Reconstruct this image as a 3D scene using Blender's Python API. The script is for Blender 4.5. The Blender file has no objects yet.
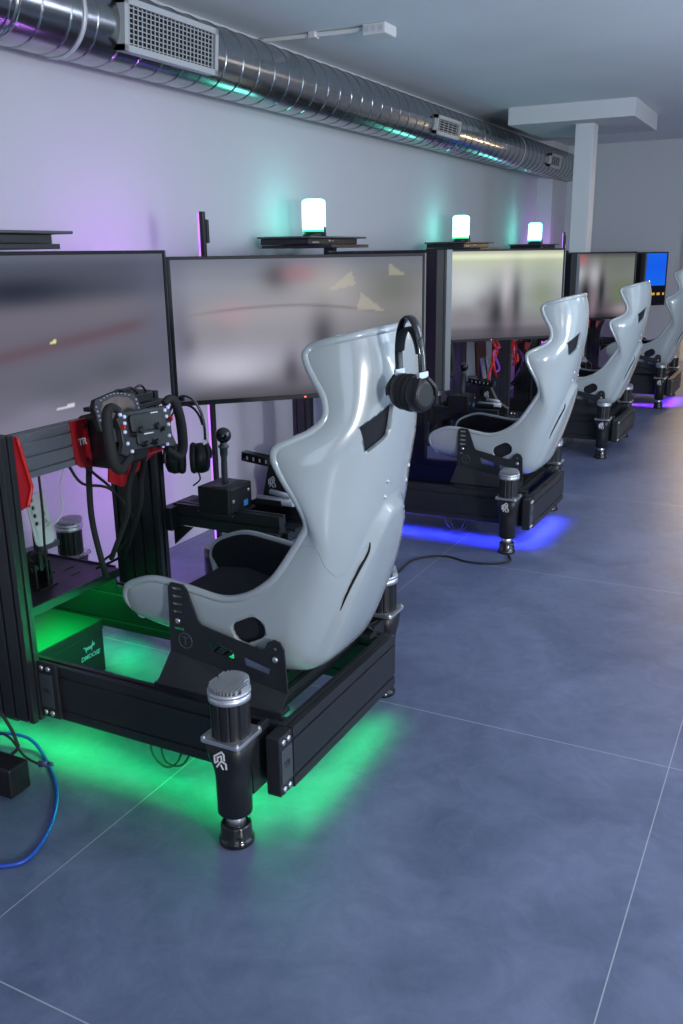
import bpy, bmesh, math, random
from mathutils import Vector, Matrix
random.seed(7)
PI = math.pi
SC = bpy.context.scene
COL = SC.collection

# ------------------------------------------------------------------ camera, world, lights, exposure
f_px, pitch, yaw, roll = 895.0, 0.28311, 0.478717, -0.014196
cam = bpy.data.cameras.new('camera'); cam.sensor_fit = 'VERTICAL'; cam.sensor_height = 24.0
cam.lens = 24.0 * f_px / 1024.0; cam.clip_start = 0.02
camo = bpy.data.objects.new('camera', cam); COL.objects.link(camo)
fw = Vector((-math.sin(yaw)*math.cos(pitch), math.cos(yaw)*math.cos(pitch), -math.sin(pitch)))
r0 = Vector((math.cos(yaw), math.sin(yaw), 0)); u0 = r0.cross(fw)
r1 = math.cos(roll)*r0 + math.sin(roll)*u0; u1 = -math.sin(roll)*r0 + math.cos(roll)*u0
M = Matrix((r1, u1, -fw)).transposed().to_4x4(); M.translation = Vector((0, 0, 1.4))
camo.matrix_world = M
SC.camera = camo
SC.view_settings.view_transform = 'Standard'; SC.view_settings.look = 'None'
SC.view_settings.gamma = 1.0; SC.view_settings.use_curve_mapping = False
SC.view_settings.exposure = 0.0

w = bpy.data.worlds.new('world'); SC.world = w; w.use_nodes = True
w.node_tree.nodes['Background'].inputs[0].default_value = (0.45, 0.55, 0.9, 1)
w.node_tree.nodes['Background'].inputs[1].default_value = 0.05

def area(name, loc, target, size, power, color, size_y=None):
    l = bpy.data.lights.new(name, 'AREA'); l.energy = power; l.color = color; l.size = size
    if size_y: l.shape = 'RECTANGLE'; l.size_y = size_y
    o = bpy.data.objects.new(name, l); COL.objects.link(o); o.location = loc
    o.rotation_euler = (Vector(target) - Vector(loc)).to_track_quat('-Z', 'Y').to_euler()
    return o
def point(name, loc, power, color, r=0.03, parent=None):
    l = bpy.data.lights.new(name, 'POINT'); l.energy = power; l.color = color; l.shadow_soft_size = r
    o = bpy.data.objects.new(name, l); COL.objects.link(o); o.location = loc
    if parent: o.parent = parent
    return o
# key light from the right, the room's ceiling lamps, and added fills without a source
area('key_light', (2.9, -.15, 1.38), (-2.4, 4.6, 1.5), 0.34, 118, (0.94, 0.96, 1.0))
area('ceiling_fill', (2.0, 3.4, 1.2), (1.2, 4.4, 2.46), 1.0, 70, (0.84, 0.93, 1.0))  # added fill that brightens the ceiling, no real lamp there
area('ceiling_lamp_near', (0.9, 2.9, 2.40), (-0.6, 2.6, 0), 0.7, 21, (0.66, 0.76, 1.0), 1.6)
area('ceiling_lamp_mid', (0.9, 5.8, 2.40), (-0.6, 5.2, 0), 0.7, 38, (0.68, 0.78, 1.0), 1.6)
area('ceiling_lamp_far', (0.9, 8.8, 2.40), (-0.6, 8.6, 0), 0.7, 12, (1.0, 0.84, 0.72), 1.6)
area('right_fill', (3.1, 3.8, 1.35), (-2.0, 3.6, 1.2), 4.0, 40, (0.62, 0.84, 1.0), 1.9)  # invented soft fill from the right, the wall has no window
area('back_fill', (0.6, -2.1, 1.4), (-1.0, 3.0, 1.9), 3.0, 34, (0.66, 0.84, 1.0), 2.0)  # invented fill from behind the camera, not a real window

# ------------------------------------------------------------------ materials
MATS = {}
def mat(name, col, rough=0.5, metal=0.0, coat=0.0, emit=None, es=0.0, noise=0.0, nscale=8.0, bump=0.0, bscale=200.0, spec=None):
    if name in MATS: return MATS[name]
    m = bpy.data.materials.new(name); m.use_nodes = True; nt = m.node_tree
    b = nt.nodes['Principled BSDF']
    b.inputs['Base Color'].default_value = (*col, 1); b.inputs['Roughness'].default_value = rough
    b.inputs['Metallic'].default_value = metal; b.inputs['Coat Weight'].default_value = coat
    b.inputs['Coat Roughness'].default_value = 0.06
    if spec is not None: b.inputs['Specular IOR Level'].default_value = spec
    if emit: b.inputs['Emission Color'].default_value = (*emit, 1); b.inputs['Emission Strength'].default_value = es
    tc = nt.nodes.new('ShaderNodeTexCoord')
    n = nt.nodes.new('ShaderNodeTexNoise'); n.inputs['Scale'].default_value = nscale; n.inputs['Detail'].default_value = 5
    nt.links.new(tc.outputs['Object'], n.inputs['Vector'])
    if noise:
        mx = nt.nodes.new('ShaderNodeMix'); mx.data_type = 'RGBA'
        mx.inputs[6].default_value = (*[c*(1-noise) for c in col], 1); mx.inputs[7].default_value = (*[min(1, c*(1+noise)) for c in col], 1)
        nt.links.new(n.outputs['Fac'], mx.inputs[0]); nt.links.new(mx.outputs[2], b.inputs['Base Color'])
    mr = nt.nodes.new('ShaderNodeMapRange'); mr.inputs[3].default_value = max(0.02, rough*0.85); mr.inputs[4].default_value = min(1, rough*1.15)
    nt.links.new(n.outputs['Fac'], mr.inputs[0]); nt.links.new(mr.outputs[0], b.inputs['Roughness'])
    if bump:
        n2 = nt.nodes.new('ShaderNodeTexNoise'); n2.inputs['Scale'].default_value = bscale
        nt.links.new(tc.outputs['Object'], n2.inputs['Vector'])
        bp = nt.nodes.new('ShaderNodeBump'); bp.inputs['Strength'].default_value = bump; bp.inputs['Distance'].default_value = 0.002
        nt.links.new(n2.outputs['Fac'], bp.inputs['Height']); nt.links.new(bp.outputs[0], b.inputs['Normal'])
    MATS[name] = m
    return m
ANO = mat('black_anodised', (0.016, 0.017, 0.021), 0.42, 0.0, noise=0.25, nscale=14, bump=0.15, bscale=500)
ANOL = mat('grey_anodised', (0.075, 0.085, 0.095), 0.38, 0.3, noise=0.15)
PLA = mat('black_plastic', (0.010, 0.010, 0.012), 0.42)
CAPM = mat('cast_aluminium', (0.6, 0.61, 0.64), 0.36, 0.75)
GLS = mat('gloss_black', (0.008, 0.008, 0.01), 0.12, coat=0.5)
RUB = mat('black_rubber', (0.012, 0.012, 0.013), 0.75)
DARK = mat('recess_shade', (0.003, 0.003, 0.004), 0.8)  # near-black standing in for shade inside the grille and seat slits
SEATM = mat('white_gelcoat', (0.36, 0.40, 0.415), 0.2, coat=0.8, noise=0.02, nscale=3)
FAB = mat('black_fabric', (0.006, 0.008, 0.014), 0.9, bump=0.6, bscale=700)
SIL = mat('brushed_silver', (0.72, 0.73, 0.76), 0.28, 0.9)
SILP = mat('silver_plate', (0.55, 0.56, 0.6), 0.45, 0.3)
ALU = mat('grey_aluminium', (0.20, 0.21, 0.24), 0.38, 0.6)
RED = mat('red_anodised', (0.42, 0.012, 0.02), 0.35, 0.3)
REDB = mat('bright_red', (0.55, 0.02, 0.02), 0.4)  # brighter red, also paints the lit edge of the gusset
WHT = mat('white_print', (0.8, 0.8, 0.82), 0.5)
WPL = mat('white_plastic', (0.62, 0.62, 0.62), 0.4)
CARB = mat('carbon', (0.012, 0.013, 0.017), 0.35, coat=0.05, noise=0.9, nscale=45)
BEZ = mat('monitor_bezel', (0.008, 0.008, 0.010), 0.5, spec=.25)
BEZL = mat('monitor_edge', (0.09, 0.095, 0.105), 0.4, 0.3)
BLUEC = mat('blue_cable', (0.02, 0.08, 0.45), 0.35)
BTN = mat('lit_button', (0.5, 0.55, 0.7), 0.4, emit=(0.55, 0.62, 1.0), es=0.28)
LEDM = mat('dash_led', (0.2, 0.2, 0.25), 0.4, emit=(0.5, 0.5, 0.9), es=0.12)
YEL = mat('yellow_green_plastic', (0.55, 0.75, 0.03), 0.4)
BLUST = mat('blue_sticker', (0.05, 0.25, 0.6), 0.5)
GALV = mat('galvanised_steel', (0.36, 0.37, 0.38), 0.2, 0.96, noise=0.22, nscale=22)
GRL = mat('grille_paint', (0.42, 0.44, 0.45), 0.45, 0.2)
CARD = mat('brown_wood', (0.16, 0.07, 0.035), 0.6, noise=0.3)

# ------------------------------------------------------------------ mesh helpers
def box(bm, x0, x1, y0, y1, z0, z1, mi=0, mtx=None):
    v = [bm.verts.new(Vector(p)) for p in ((x0,y0,z0),(x1,y0,z0),(x1,y1,z0),(x0,y1,z0),(x0,y0,z1),(x1,y0,z1),(x1,y1,z1),(x0,y1,z1))]
    if mtx is not None:
        for q in v: q.co = mtx @ q.co
    fs = [(0,3,2,1),(4,5,6,7),(0,1,5,4),(1,2,6,5),(2,3,7,6),(3,0,4,7)]
    for f in fs:
        nf = bm.faces.new([v[i] for i in f]); nf.material_index = mi
    return v
def frame_of(d):
    d = Vector(d).normalized()
    a = Vector((0, 0, 1)) if abs(d.z) < 0.9 else Vector((1, 0, 0))
    s = d.cross(a).normalized(); t = s.cross(d).normalized()
    return s, t
def loft(bm, rings, mi=0, caps=True, closed=True, smooth=True):
    vs = [[bm.verts.new(p) for p in r] for r in rings]
    n = len(vs[0])
    for a, b in zip(vs[:-1], vs[1:]):
        for i in range(n if closed else n-1):
            j = (i+1) % n
            try:
                f = bm.faces.new((a[i], a[j], b[j], b[i])); f.material_index = mi; f.smooth = smooth
            except ValueError: pass
    if caps and closed:
        f = bm.faces.new(list(reversed(vs[0]))); f.material_index = mi
        f = bm.faces.new(vs[-1]); f.material_index = mi
    return vs
def lathe(bm, base, axis, prof, seg=24, mi=0, caps=True, smooth=True):
    base = Vector(base); ax = Vector(axis).normalized(); s, t = frame_of(ax)
    rings = []
    for h, r in prof:
        rings.append([base + ax*h + (s*math.cos(2*PI*k/seg) + t*math.sin(2*PI*k/seg))*r for k in range(seg)])
    return loft(bm, rings, mi, caps, True, smooth)
def cyl(bm, p0, p1, r, seg=16, mi=0, r2=None):
    p0 = Vector(p0); p1 = Vector(p1); L = (p1-p0).length
    lathe(bm, p0, p1-p0, [(0, r), (L, r if r2 is None else r2)], seg, mi)
def smooth_path(pts, n=6):
    P = [Vector(p) for p in pts]
    if len(P) < 3: return P
    out = []
    for i in range(len(P)-1):
        p0 = P[max(i-1, 0)]; p1 = P[i]; p2 = P[i+1]; p3 = P[min(i+2, len(P)-1)]
        for k in range(n):
            t = k/n
            out.append(0.5*((2*p1) + (p2-p0)*t + (2*p0-5*p1+4*p2-p3)*t*t + (-p0+3*p1-3*p2+p3)*t*t*t))
    out.append(P[-1]); return out
def tube(bm, pts, r, seg=8, mi=0, n=6, rfun=None, flat=None):
    P = smooth_path(pts, n)
    s = None; rings = []
    for i, p in enumerate(P):
        d = (P[min(i+1, len(P)-1)] - P[max(i-1, 0)])
        if d.length < 1e-9: continue
        d.normalize()
        if s is None: s, t = frame_of(d)
        s = (s - d*s.dot(d)).normalized(); t = d.cross(s)
        rr = r if rfun is None else rfun(i/(len(P)-1))
        a, b = (rr, rr) if flat is None else flat
        rings.append([p + s*math.cos(2*PI*k/seg)*a + t*math.sin(2*PI*k/seg)*b for k in range(seg)])
    loft(bm, rings, mi)
def prism(bm, poly, plane, d0, d1, mi=0, holes=()):
    """poly: 2-D outline; plane 'XZ' (extrude in y), 'YZ' (extrude in x), 'XY' (extrude in z)"""
    def P(p, d):
        a, b = p
        return {'XZ': Vector((a, d, b)), 'YZ': Vector((d, a, b)), 'XY': Vector((a, b, d))}[plane]
    if not holes:
        a = [bm.verts.new(P(p, d0)) for p in poly]; b = [bm.verts.new(P(p, d1)) for p in poly]
        n = len(poly)
        for i in range(n):
            f = bm.faces.new((a[i], a[(i+1) % n], b[(i+1) % n], b[i])); f.material_index = mi
        for f in (bm.faces.new(a), bm.faces.new(list(reversed(b)))): f.material_index = mi
        return
    edges = []
    loops = [poly] + list(holes)
    for d in (d0, d1):
        es = []
        for L in loops:
            vv = [bm.verts.new(P(p, d)) for p in L]
            es += [bm.edges.new((vv[i], vv[(i+1) % len(vv)])) for i in range(len(vv))]
            if d == d0: edges.append(vv)
            else: edges[loops.index(L)] = (edges[loops.index(L)], vv)
        r = bmesh.ops.triangle_fill(bm, edges=es, use_beauty=True)
        for g in r['geom']:
            if isinstance(g, bmesh.types.BMFace): g.material_index = mi
    for a, b in edges:
        for i in range(len(a)):
            f = bm.faces.new((a[i], a[(i+1) % len(a)], b[(i+1) % len(a)], b[i])); f.material_index = mi
def rrect(cx, cy, w, h, r, k=4, rot=0.0):
    pts = []
    for sx, sy, a0 in ((1, 1, 0), (-1, 1, 90), (-1, -1, 180), (1, -1, 270)):
        for i in range(k+1):
            a = math.radians(a0 + 90*i/k)
            pts.append((sx*(w/2-r) + r*math.cos(a), sy*(h/2-r) + r*math.sin(a)))
    c, s = math.cos(rot), math.sin(rot)
    return [(cx + x*c - y*s, cy + x*s + y*c) for x, y in pts]
def ellipse(cx, cy, a, b, k=12): return [(cx + a*math.cos(2*PI*i/k), cy + b*math.sin(2*PI*i/k)) for i in range(k)]
def profile(bm, p0, axis, length, wdir, w, tdir, t, slots, depth=0.007, sw=0.009, mi=0):
    """aluminium extrusion: w wide, t thick, grooves on both broad faces at offsets `slots` (from centre) and one on each narrow face"""
    p0 = Vector(p0); A = Vector(axis); W = Vector(wdir); T = Vector(tdir)
    pts = []
    def side(half, sgn, sl, other):
        out = [(-half, sgn)]
        for s in sl: out += [(s-sw/2, sgn), (s-sw/2, sgn-depth/other), (s+sw/2, sgn-depth/other), (s+sw/2, sgn)]
        out.append((half, sgn)); return out
    top = side(w/2, 1, slots, t/2)
    bot = side(w/2, 1, slots, t/2)
    ring = [(x, y*t/2) for x, y in top]
    ring += [(w/2, sw/2), (w/2-depth, sw/2), (w/2-depth, -sw/2), (w/2, -sw/2)] if t > 0.03 else []
    ring += [(-x, -y*t/2) for x, y in bot]
    ring += [(-w/2, -sw/2), (-w/2+depth, -sw/2), (-w/2+depth, sw/2), (-w/2, sw/2)] if t > 0.03 else []
    rings = [[p0 + A*d + W*x + T*y for x, y in ring] for d in (0, length)]
    loft(bm, rings, mi, True, True, False)

def tag(o, label=None, cat=None, group=None, kind=None):
    if label: o['label'] = label
    if cat: o['category'] = cat
    if group: o['group'] = group
    if kind: o['kind'] = kind
    return o
def obj(name, bm, mats, parent=None, origin=(0, 0, 0), bevel=0.0, smooth=None, label=None):
    if not isinstance(mats, (list, tuple)): mats = [mats]
    bmesh.ops.recalc_face_normals(bm, faces=bm.faces)
    me = bpy.data.meshes.new(name)
    bmesh.ops.translate(bm, verts=bm.verts, vec=-Vector(origin))
    bm.to_mesh(me); bm.free()
    for m in mats: me.materials.append(m)
    o = bpy.data.objects.new(name, me); COL.objects.link(o)
    if parent is not None: o.parent = parent
    else: o.location = origin
    if bevel:
        b = o.modifiers.new('bevel', 'BEVEL'); b.width = bevel; b.segments = 2; b.limit_method = 'ANGLE'; b.angle_limit = math.radians(40)
    if label: o['label'] = label
    return o
def root(name, loc, label, cat, group=None):
    o = bpy.data.objects.new(name, None); COL.objects.link(o); o.location = loc; o.empty_display_size = 0.1
    return tag(o, label, cat, group)
def copy_tree(o, parent=None, skip=()):
    c = o.copy(); COL.objects.link(c); c.parent = parent
    for ch in [x for x in bpy.data.objects if x.parent == o]:
        if ch.name.split('.')[0] in skip: continue
        copy_tree(ch, c, skip)
    return c
def struct(name, bm, m, bevel=0.0):
    o = obj(name, bm, m, None, (0, 0, 0), bevel); o['kind'] = 'structure'; return o
def text_bm(bm, s, size, mtx, depth=0.0006, mi=0, shear=0.0):
    cu = bpy.data.curves.new('txt', 'FONT'); cu.body = s; cu.size = size; cu.extrude = depth; cu.align_x = 'CENTER'; cu.align_y = 'CENTER'
    cu.shear = shear; cu.offset = size*0.02
    o = bpy.data.objects.new('txt', cu); COL.objects.link(o)
    dg = bpy.context.evaluated_depsgraph_get()
    me = bpy.data.meshes.new_from_object(o.evaluated_get(dg))
    n0 = len(bm.verts); nf = len(bm.faces)
    bm.from_mesh(me); bm.verts.ensure_lookup_table(); bm.faces.ensure_lookup_table()
    for v in bm.verts[n0:]: v.co = mtx @ v.co
    for f in bm.faces[nf:]: f.material_index = mi
    bpy.data.objects.remove(o); bpy.data.curves.remove(cu); bpy.data.meshes.remove(me)
def basis(o, x, y):
    x = Vector(x).normalized(); y = Vector(y); z = x.cross(y).normalized(); y = z.cross(x)
    m = Matrix((x, y, z)).transposed().to_4x4(); m.translation = Vector(o); return m

# ------------------------------------------------------------------ the room
WX, BY, CZ = -2.70, 10.33, 2.46
def floor_mat():
    m = bpy.data.materials.new('porcelain_floor'); m.use_nodes = True; nt = m.node_tree; N = nt.nodes; L = nt.links
    b = N['Principled BSDF']; tc = N.new('ShaderNodeTexCoord')
    n1 = N.new('ShaderNodeTexNoise'); n1.inputs['Scale'].default_value = 2.2; n1.inputs['Detail'].default_value = 7; n1.inputs['Roughness'].default_value = 0.6; n1.inputs['Distortion'].default_value = 0.8
    n2 = N.new('ShaderNodeTexNoise'); n2.inputs['Scale'].default_value = 9; n2.inputs['Distortion'].default_value = 1.5; n2.inputs['Detail'].default_value = 9; n2.inputs['Roughness'].default_value = 0.7
    L.new(tc.outputs['Object'], n1.inputs[0]); L.new(tc.outputs['Object'], n2.inputs[0])
    ad = N.new('ShaderNodeMath'); ad.operation = 'ADD'; L.new(n1.outputs[0], ad.inputs[0])
    mm = N.new('ShaderNodeMath'); mm.operation = 'MULTIPLY'; mm.inputs[1].default_value = 0.6; L.new(n2.outputs[0], mm.inputs[0]); L.new(mm.outputs[0], ad.inputs[1])
    cr = N.new('ShaderNodeValToRGB'); e = cr.color_ramp.elements
    e[0].position = 0.55; e[0].color = (0.078, 0.100, 0.175, 1); e[1].position = 1.10; e[1].color = (0.165, 0.192, 0.305, 1)
    L.new(ad.outputs[0], cr.inputs[0])
    sx = N.new('ShaderNodeSeparateXYZ'); L.new(tc.outputs['Object'], sx.inputs[0])
    def grout(sock, off, pitch_, wdt):
        a = N.new('ShaderNodeMath'); a.operation = 'SUBTRACT'; a.inputs[1].default_value = off; L.new(sock, a.inputs[0])
        p = N.new('ShaderNodeMath'); p.operation = 'PINGPONG'; p.inputs[1].default_value = pitch_/2; L.new(a.outputs[0], p.inputs[0])
        c = N.new('ShaderNodeMath'); c.operation = 'LESS_THAN'; c.inputs[1].default_value = wdt; L.new(p.outputs[0], c.inputs[0]); return c
    gx = grout(sx.outputs[0], -0.21, 1.23, 0.0014); gy = grout(sx.outputs[1], 2.375, 1.395, 0.0016)
    mx = N.new('ShaderNodeMath'); mx.operation = 'MAXIMUM'; L.new(gx.outputs[0], mx.inputs[0]); L.new(gy.outputs[0], mx.inputs[1])
    mc = N.new('ShaderNodeMix'); mc.data_type = 'RGBA'; L.new(mx.outputs[0], mc.inputs[0]); L.new(cr.outputs[0], mc.inputs[6]); mc.inputs[7].default_value = (0.36, 0.38, 0.44, 1)
    L.new(mc.outputs[2], b.inputs['Base Color'])
    mr = N.new('ShaderNodeMapRange'); mr.inputs[3].default_value = 0.30; mr.inputs[4].default_value = 0.52; L.new(n1.outputs[0], mr.inputs[0]); L.new(mr.outputs[0], b.inputs['Roughness'])
    bp = N.new('ShaderNodeBump'); bp.inputs['Strength'].default_value = 0.12; bp.inputs['Distance'].default_value = 0.004; L.new(n2.outputs[0], bp.inputs['Height']); L.new(bp.outputs[0], b.inputs['Normal'])
    return m
FLOOR = floor_mat()
WALL = mat('painted_wall', (0.48, 0.49, 0.525), 0.8, noise=0.03, nscale=2, bump=0.25, bscale=120)
CEIL = mat('painted_ceiling', (0.66, 0.70, 0.74), 0.85, noise=0.10, nscale=1.6, bump=0.2, bscale=60)
COLM = mat('painted_column', (0.52, 0.53, 0.56), 0.7, noise=0.03, nscale=3)
X1 = 3.2; Y0 = -2.2
b = bmesh.new(); box(b, WX-0.1, X1, Y0, BY+2.0, -0.1, 0); struct('floor', b, FLOOR)
b = bmesh.new(); box(b, WX-0.1, X1, Y0, BY+2.0, CZ, CZ+0.1); struct('ceiling', b, CEIL)
b = bmesh.new(); box(b, WX-0.1, WX, Y0, BY, 0, CZ); struct('wall_left', b, WALL)
b = bmesh.new(); box(b, X1, X1+0.1, Y0, BY, 0, CZ); struct('wall_right', b, WALL)
b = bmesh.new(); box(b, WX, X1, Y0-0.1, Y0, 0, CZ); struct('wall_front', b, WALL)
DX0, DX1, DZ = -1.29, -0.45, 2.0
b = bmesh.new()
box(b, WX-0.1, DX0, BY, BY+0.12, 0, CZ); box(b, DX1, X1, BY, BY+0.12, 0, CZ); box(b, DX0, DX1, BY, BY+0.12, DZ, CZ)
struct('wall_back', b, WALL)
b = bmesh.new()
box(b, DX0, DX0+0.05, BY-0.02, BY+0.14, 0, DZ-0.05); box(b, DX1-0.05, DX1, BY-0.02, BY+0.14, 0, DZ-0.05); box(b, DX0, DX1, BY-0.02, BY+0.14, DZ-0.05, DZ)
struct('door_1', b, mat('door_frame', (0.45, 0.38, 0.3), 0.5))
b = bmesh.new(); box(b, WX, X1, BY+1.9, BY+2.0, 0, CZ); struct('wall_corridor', b, WALL)
point('corridor_lamp', (-0.9, BY+0.9, 1.9), 85, (1.0, 0.72, 0.42), 0.12)
# pilaster in the far left corner, ceiling box and column
b = bmesh.new(); box(b, WX, WX+0.16, 9.72, BY, 0, CZ); struct('trim_1', b, WALL, 0.004)
b = bmesh.new(); box(b, -2.30, -1.335, 7.36, 8.38, 2.333, CZ+0.02); struct('trim_2', b, COLM, 0.004)
b = bmesh.new(); box(b, -1.822, -1.678, 7.58, 7.74, 0, 2.34); struct('trim_3', b, COLM, 0.006)

# ------------------------------------------------------------------ ventilation duct
def make_duct():
    r, cx, cz = 0.144, -2.54, 2.233
    rt = root('ventilation_duct', (cx, 0.5, cz), 'long round galvanised spiral duct running under the ceiling along the left wall', 'duct')
    O = (cx, 0.5, cz)
    b = bmesh.new(); prof = []; y = -1.0; k = 0
    while y < BY-0.003:
        d = y + 1.0
        prof += [(d, r), (d+.0005, r), (d+0.003, r+0.003), (d+0.007, r+0.003), (d+0.0085, r), (d+.009, r), (d+.02, r), (d+0.07, r), (d+.12, r)]
        y += 0.135
    prof = [p for p in prof if p[0] < BY+1.0-0.002]
    lathe(b, (cx, -1.0, cz), (0, 1, 0), prof, 56, 0, True, True)
    obj('duct_tube', b, GALV, rt, O)
    for yy in (0.55, 2.40, 7.1):
        b = bmesh.new(); lathe(b, (cx, yy, cz), (0, 1, 0), [(0, r+0.002), (0.002, r+0.0045), (0.018, r+0.0045), (0.02, r+0.002)], 56)
        obj('joint_collar', b, GALV, rt, O)
    # big air grille: flat frame standing off the tube, facing the room
    def grille(y0, y1, h, nx, nz, tilt):
        n = Vector((math.cos(tilt), 0, -math.sin(tilt))); up = Vector((math.sin(tilt), 0, math.cos(tilt)))
        c = Vector((cx, (y0+y1)/2, cz)) + n*(r+0.016)
        m = Matrix((Vector((0, 1, 0)), up, n)).transposed().to_4x4(); m.translation = c
        W = y1-y0
        g = bmesh.new(); fr = 0.022
        for a in ((-W/2, W/2, h/2-fr, h/2), (-W/2, W/2, -h/2, -h/2+fr), (-W/2, -W/2+fr, -h/2, h/2), (W/2-fr, W/2, -h/2, h/2)):
            box(g, a[0], a[1], a[2], a[3], -0.06 if h > .16 else -.035, 0.006, 0, m)
        # saddle flange that closes the frame onto the round tube
        fo = obj('air_grille', g, GRL, rt, O)
        g = bmesh.new(); box(g, -W/2+fr*.5, W/2-fr*.5, -h/2+fr*.5, h/2-fr*.5, -0.012, -0.009, 0, m)
        obj('cavity_shade', g, DARK, fo, O)  # dark sheet standing in for the shade behind the blades
        g = bmesh.new()
        for i in range(nx):
            x = -W/2+fr + (W-2*fr)*(i+0.5)/nx; box(g, x-0.0022, x+0.0022, -h/2+fr, h/2-fr, -0.004, -0.001, 0, m)
        for i in range(nz):
            z = -h/2+fr + (h-2*fr)*(i+0.5)/nz; box(g, -W/2+fr, W/2-fr, z-0.0018, z+0.0018, -0.007, -0.004, 0, m)
        obj('grille_blades', g, GRL, fo, O)
    grille(2.90, 3.50, 0.18, 22, 8, math.radians(5))
    grille(6.05, 6.50, 0.12, 5, 5, math.radians(8))
    grille(9.0, 9.4, 0.12, 5, 5, math.radians(8))
    for yy in (2.72, 8.2):
        b = bmesh.new()
        for s in (-1,): cyl(b, (cx+s*(r+0.004), yy, cz), (cx+s*(r+0.004), yy, CZ), 0.003, 6)
        lathe(b, (cx, yy-0.012, cz), (0, 1, 0), [(0, r+0.002), (0, r+0.005), (0.016, r+0.005), (0.016, r+0.002)], 40)
        obj('hanger_strap', b, SILP, rt, O)
make_duct()
# conduit and junction box on the ceiling
rt = root('ceiling_conduit', (-2.27, 4.375, CZ), 'white plastic conduit on the ceiling ending in a junction box', 'conduit')
b = bmesh.new(); tube(b, [(-2.69, 4.35, CZ-0.014), (-2.41, 4.375, CZ-0.014), (-2.10, 4.40, CZ-0.014)], 0.012, 10); obj('pipe', b, WPL, rt, (-2.27, 4.375, CZ))
b = bmesh.new(); box(b, -2.41, -2.37, 4.35, 4.40, CZ-0.03, CZ); obj('clip', b, WPL, rt, (-2.27, 4.375, CZ), 0.004)
b = bmesh.new(); box(b, -2.11, -1.985, 4.355, 4.49, CZ-0.05, CZ); j = obj('junction_box', b, WPL, rt, (-2.27, 4.375, CZ), 0.006)
b = bmesh.new()
for xx in (-2.085, -2.05, -2.01): cyl(b, (xx, 4.353, CZ-0.025), (xx, 4.356, CZ-0.025), 0.014, 14)
obj('knockout', b, SILP, j, (-2.27, 4.375, CZ))

# ------------------------------------------------------------------ racing simulator (built in rig 1's place, then copied)
RC = 2.0
O = (-1.6, RC, 0.0)
def emblem(bm, c, xdir, ydir, s, mi=0):
    """angular house / deer-like white mark printed on the actuators"""
    m = basis(c, xdir, ydir)
    def stroke(p, q, wd=0.11):
        p = Vector((*p, 0))*s; q = Vector((*q, 0))*s; d = (q-p); L = d.length; d.normalize(); n = Vector((-d.y, d.x, 0))*wd*s/2
        vs = [p-n-d*wd*s*.3, q-n+d*wd*s*.3, q+n+d*wd*s*.3, p+n-d*wd*s*.3]
        a = [bm.verts.new(m @ (v + Vector((0, 0, 0.0004)))) for v in vs]; b_ = [bm.verts.new(m @ (v - Vector((0, 0, 0.0008)))) for v in vs]
        fs = [bm.faces.new(a), bm.faces.new(b_[::-1])] + [bm.faces.new((a[i], b_[i], b_[(i+1) % 4], a[(i+1) % 4])) for i in range(4)]
        for f in fs: f.material_index = mi
    for p, q in (((-.42, .2), (.15, .62)), ((.15, .62), (.3, .45)), ((.3, .45), (.3, .05)), ((-.42, .2), (-.42, -.3)), ((-.42, -.3), (-.2, -.12)), ((-.2, -.12), (-.2, .15)), ((-.2, .15), (.1, .32)),
                 ((.1, .32), (.1, -.05)), ((.1, -.05), (-.05, -.2)), ((-.05, -.2), (-.3, -.55)), ((.1, -.05), (.4, -.2)), ((.4, -.2), (.4, -.55)), ((.02, -.35), (.15, -.62))):
        stroke(p, q)

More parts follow.
